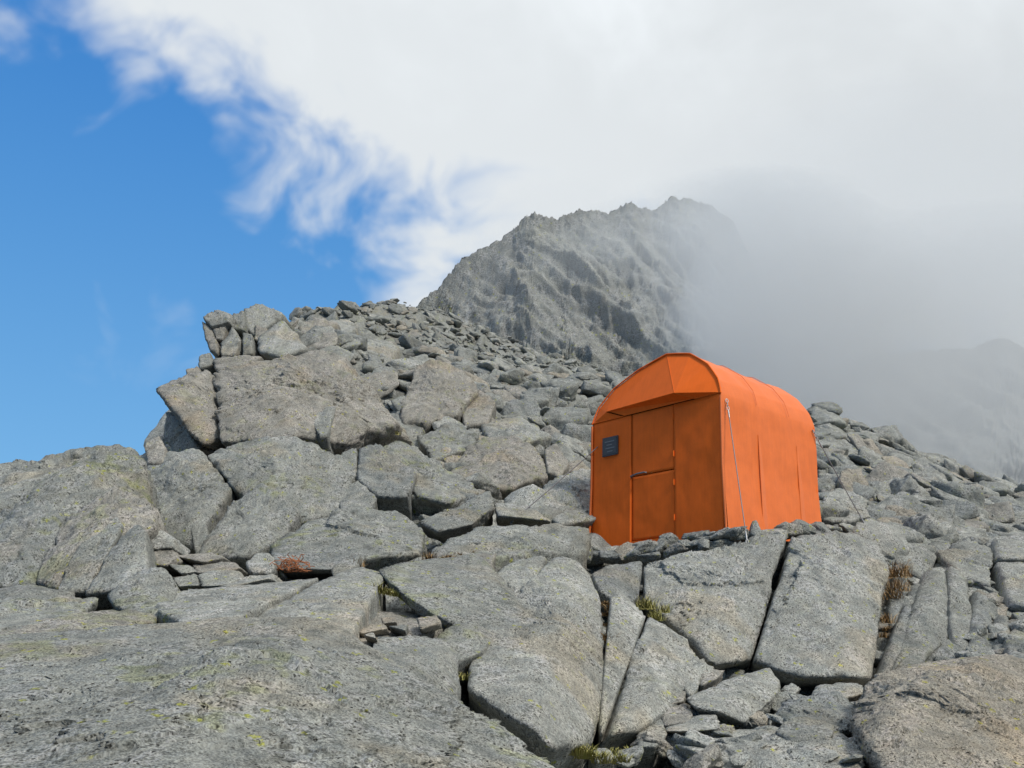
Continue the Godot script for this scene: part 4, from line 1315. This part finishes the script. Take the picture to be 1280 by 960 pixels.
	for q in [[830, 762, 9.35, 0.10, 60, 0, "at the left corner of the great block"], [808, 757, 9.6, 0.16, 90, 0, "at the left corner of the great block"], [822, 772, 9.2, 0.10, 60, 0, "at the left corner of the great block"], [690, 745, 8.65, 0.12, 60, 0, "in the crack above the central slab"], [668, 738, 8.75, 0.10, 50, 0, "in the crack above the central slab"], [732, 944, 5.85, 0.09, 130, 0, "on the floor of the gully"], [752, 950, 5.8, 0.08, 120, 0, "on the floor of the gully"], [776, 951, 5.8, 0.07, 110, 0, "on the floor of the gully"], [720, 940, 5.8, 0.07, 90, 0, "on the floor of the gully"], [765, 942, 6.0, 0.06, 90, 0, "on the floor of the gully"], [788, 940, 6.1, 0.06, 80, 0, "on the floor of the gully"], [1122, 718, 11.55, 0.22, 160, 1, "in the cleft beside the upright ribs"], [1117, 745, 11.0, 0.16, 90, 1, "in the cleft beside the upright ribs"], [1110, 775, 10.3, 0.12, 60, 1, "in the cleft beside the upright ribs"], [1124, 735, 11.2, 0.18, 100, 1, "in the cleft beside the upright ribs"], [765, 760, 8.8, 0.1, 60, 1, "in the long dark crack beside the central slab"], [762, 800, 8.0, 0.1, 60, 1, "in the long dark crack beside the central slab"], [470, 737, 7.75, 0.10, 70, 0, "under the overhanging plate"], [445, 706, 8.85, 0.10, 60, 1, "beside the long squared slab"], [560, 700, 9.3, 0.10, 60, 1, "behind the overhanging plate"], [536, 697, 9.3, 0.10, 60, 1, "behind the overhanging plate"]]:
		tuft(at(q[0], q[1] + 4, q[2]), q[3], int(q[4]), q[5] == 1, q[6])
	# moss and dry grass following the open cracks
	var g := RandomNumberGenerator.new()
	g.seed = 8
	for q in [[690, 705, 9.6, 650, 795, 7.6, 7, 0, "in the crack above the central slab"], [757, 750, 8.95, 752, 880, 6.9, 10, 1, "in the long dark crack beside the central slab"], [1130, 712, 11.9, 1104, 800, 10.0, 8, 1, "in the cleft beside the upright ribs"], [808, 748, 9.9, 822, 775, 9.3, 4, 0, "at the left corner of the great block"], [470, 735, 7.8, 500, 742, 7.75, 4, 0, "under the overhanging plate"], [536, 698, 9.3, 590, 690, 9.8, 5, 1, "behind the overhanging plate"], [580, 805, 6.9, 577, 850, 6.2, 4, 0, "in the gap below the overhanging plate"], [445, 600, 13.1, 446, 640, 12.3, 3, 0, "in the seams of the left outcrop"], [440, 512, 16.0, 500, 540, 15.6, 5, 0, "in the seams of the left outcrop"]]:
		for k in int(q[6]):
			var t := (k + g.randf()) / float(q[6])
			tuft(at(lerpf(q[0], q[3], t) + g.randf_range(-2, 2), lerpf(q[1], q[4], t) + 5, lerpf(q[2], q[5], t) + 0.03), g.randf_range(0.04, 0.075), 45, q[7] == 1, q[8])
	frayed(at(366, 714, 8.75))

func tuft(p: Vector3, h: float, count: int, dry: bool, where: String) -> void:
	var r := RandomNumberGenerator.new()
	r.seed = int(p.x * 1000.0)
	var v := PackedVector3Array()
	var n := PackedVector3Array()
	var c := PackedColorArray()
	var idx := PackedInt32Array()
	for k in count:
		var a := r.randf() * TAU
		var o := Vector3(cos(a), 0, sin(a)) * maxf(h * 0.8, 0.05) * sqrt(r.randf())
		var lean := Vector3(r.randf_range(-1, 1), 0, r.randf_range(-1, 1)) * h * 0.7
		var l := h * r.randf_range(0.5, 1.1)
		var w := Vector3(cos(a + 1.5), 0, sin(a + 1.5)) * 0.0035
		var col := Color(0.24, 0.26, 0.07).lerp(Color(0.42, 0.38, 0.15), r.randf())
		if dry:
			col = Color(0.30, 0.17, 0.07).lerp(Color(0.42, 0.30, 0.15), r.randf())
		var b := v.size()
		v.append_array([o - w, o + w, o + lean * 0.4 + Vector3(0, l * 0.6, 0) + w * 0.7, o + lean * 0.4 + Vector3(0, l * 0.6, 0) - w * 0.7, o + lean + Vector3(0, l * 0.9, 0)])
		for q in 5:
			n.append(Vector3(0, 1, 0))
			c.append(col)
		idx.append_array([b, b + 2, b + 1, b, b + 3, b + 2, b + 3, b + 4, b + 2])
	var o2 := put("grass_tuft", surface(v, n, c, idx), moss_mat, null, p)
	tag(o2, "%s tuft of %s grass %s" % ["small" if h < 0.08 else "bushy", "dry rust-brown" if dry else "green mountain", where], "grass", "%s tufts %s" % ["dry" if dry else "green", where])

func frayed(p: Vector3) -> void:
	var r := RandomNumberGenerator.new()
	r.seed = 40
	var t := Node3D.new()
	t.name = "frayed_rope"
	add_child(t)
	t.position = p
	tag(t, "tangle of frayed rust-orange rope lying in front of the long squared slab", "rope")
	var m := StandardMaterial3D.new()
	m.albedo_color = Color(0.30, 0.115, 0.05).linear_to_srgb()
	m.roughness = 1.0
	for k in 60:
		var s := Vector3(r.randf_range(-0.09, 0.10), r.randf_range(0.0, 0.10), r.randf_range(-0.08, 0.08))
		var pts := PackedVector3Array()
		var dir := Vector3(r.randf_range(-1, 1), r.randf_range(-0.2, 0.3), r.randf_range(-0.5, 0.5)).normalized()
		for i in 7:
			pts.append(s)
			s += dir * 0.022
			dir = (dir + Vector3(r.randf_range(-0.5, 0.5), r.randf_range(-0.45, 0.25), r.randf_range(-0.5, 0.5))).normalized()
			s.y = clampf(s.y, 0.0, 0.14)
		put("strand", tube(pts, r.randf_range(0.0025, 0.005), 4), m, t)
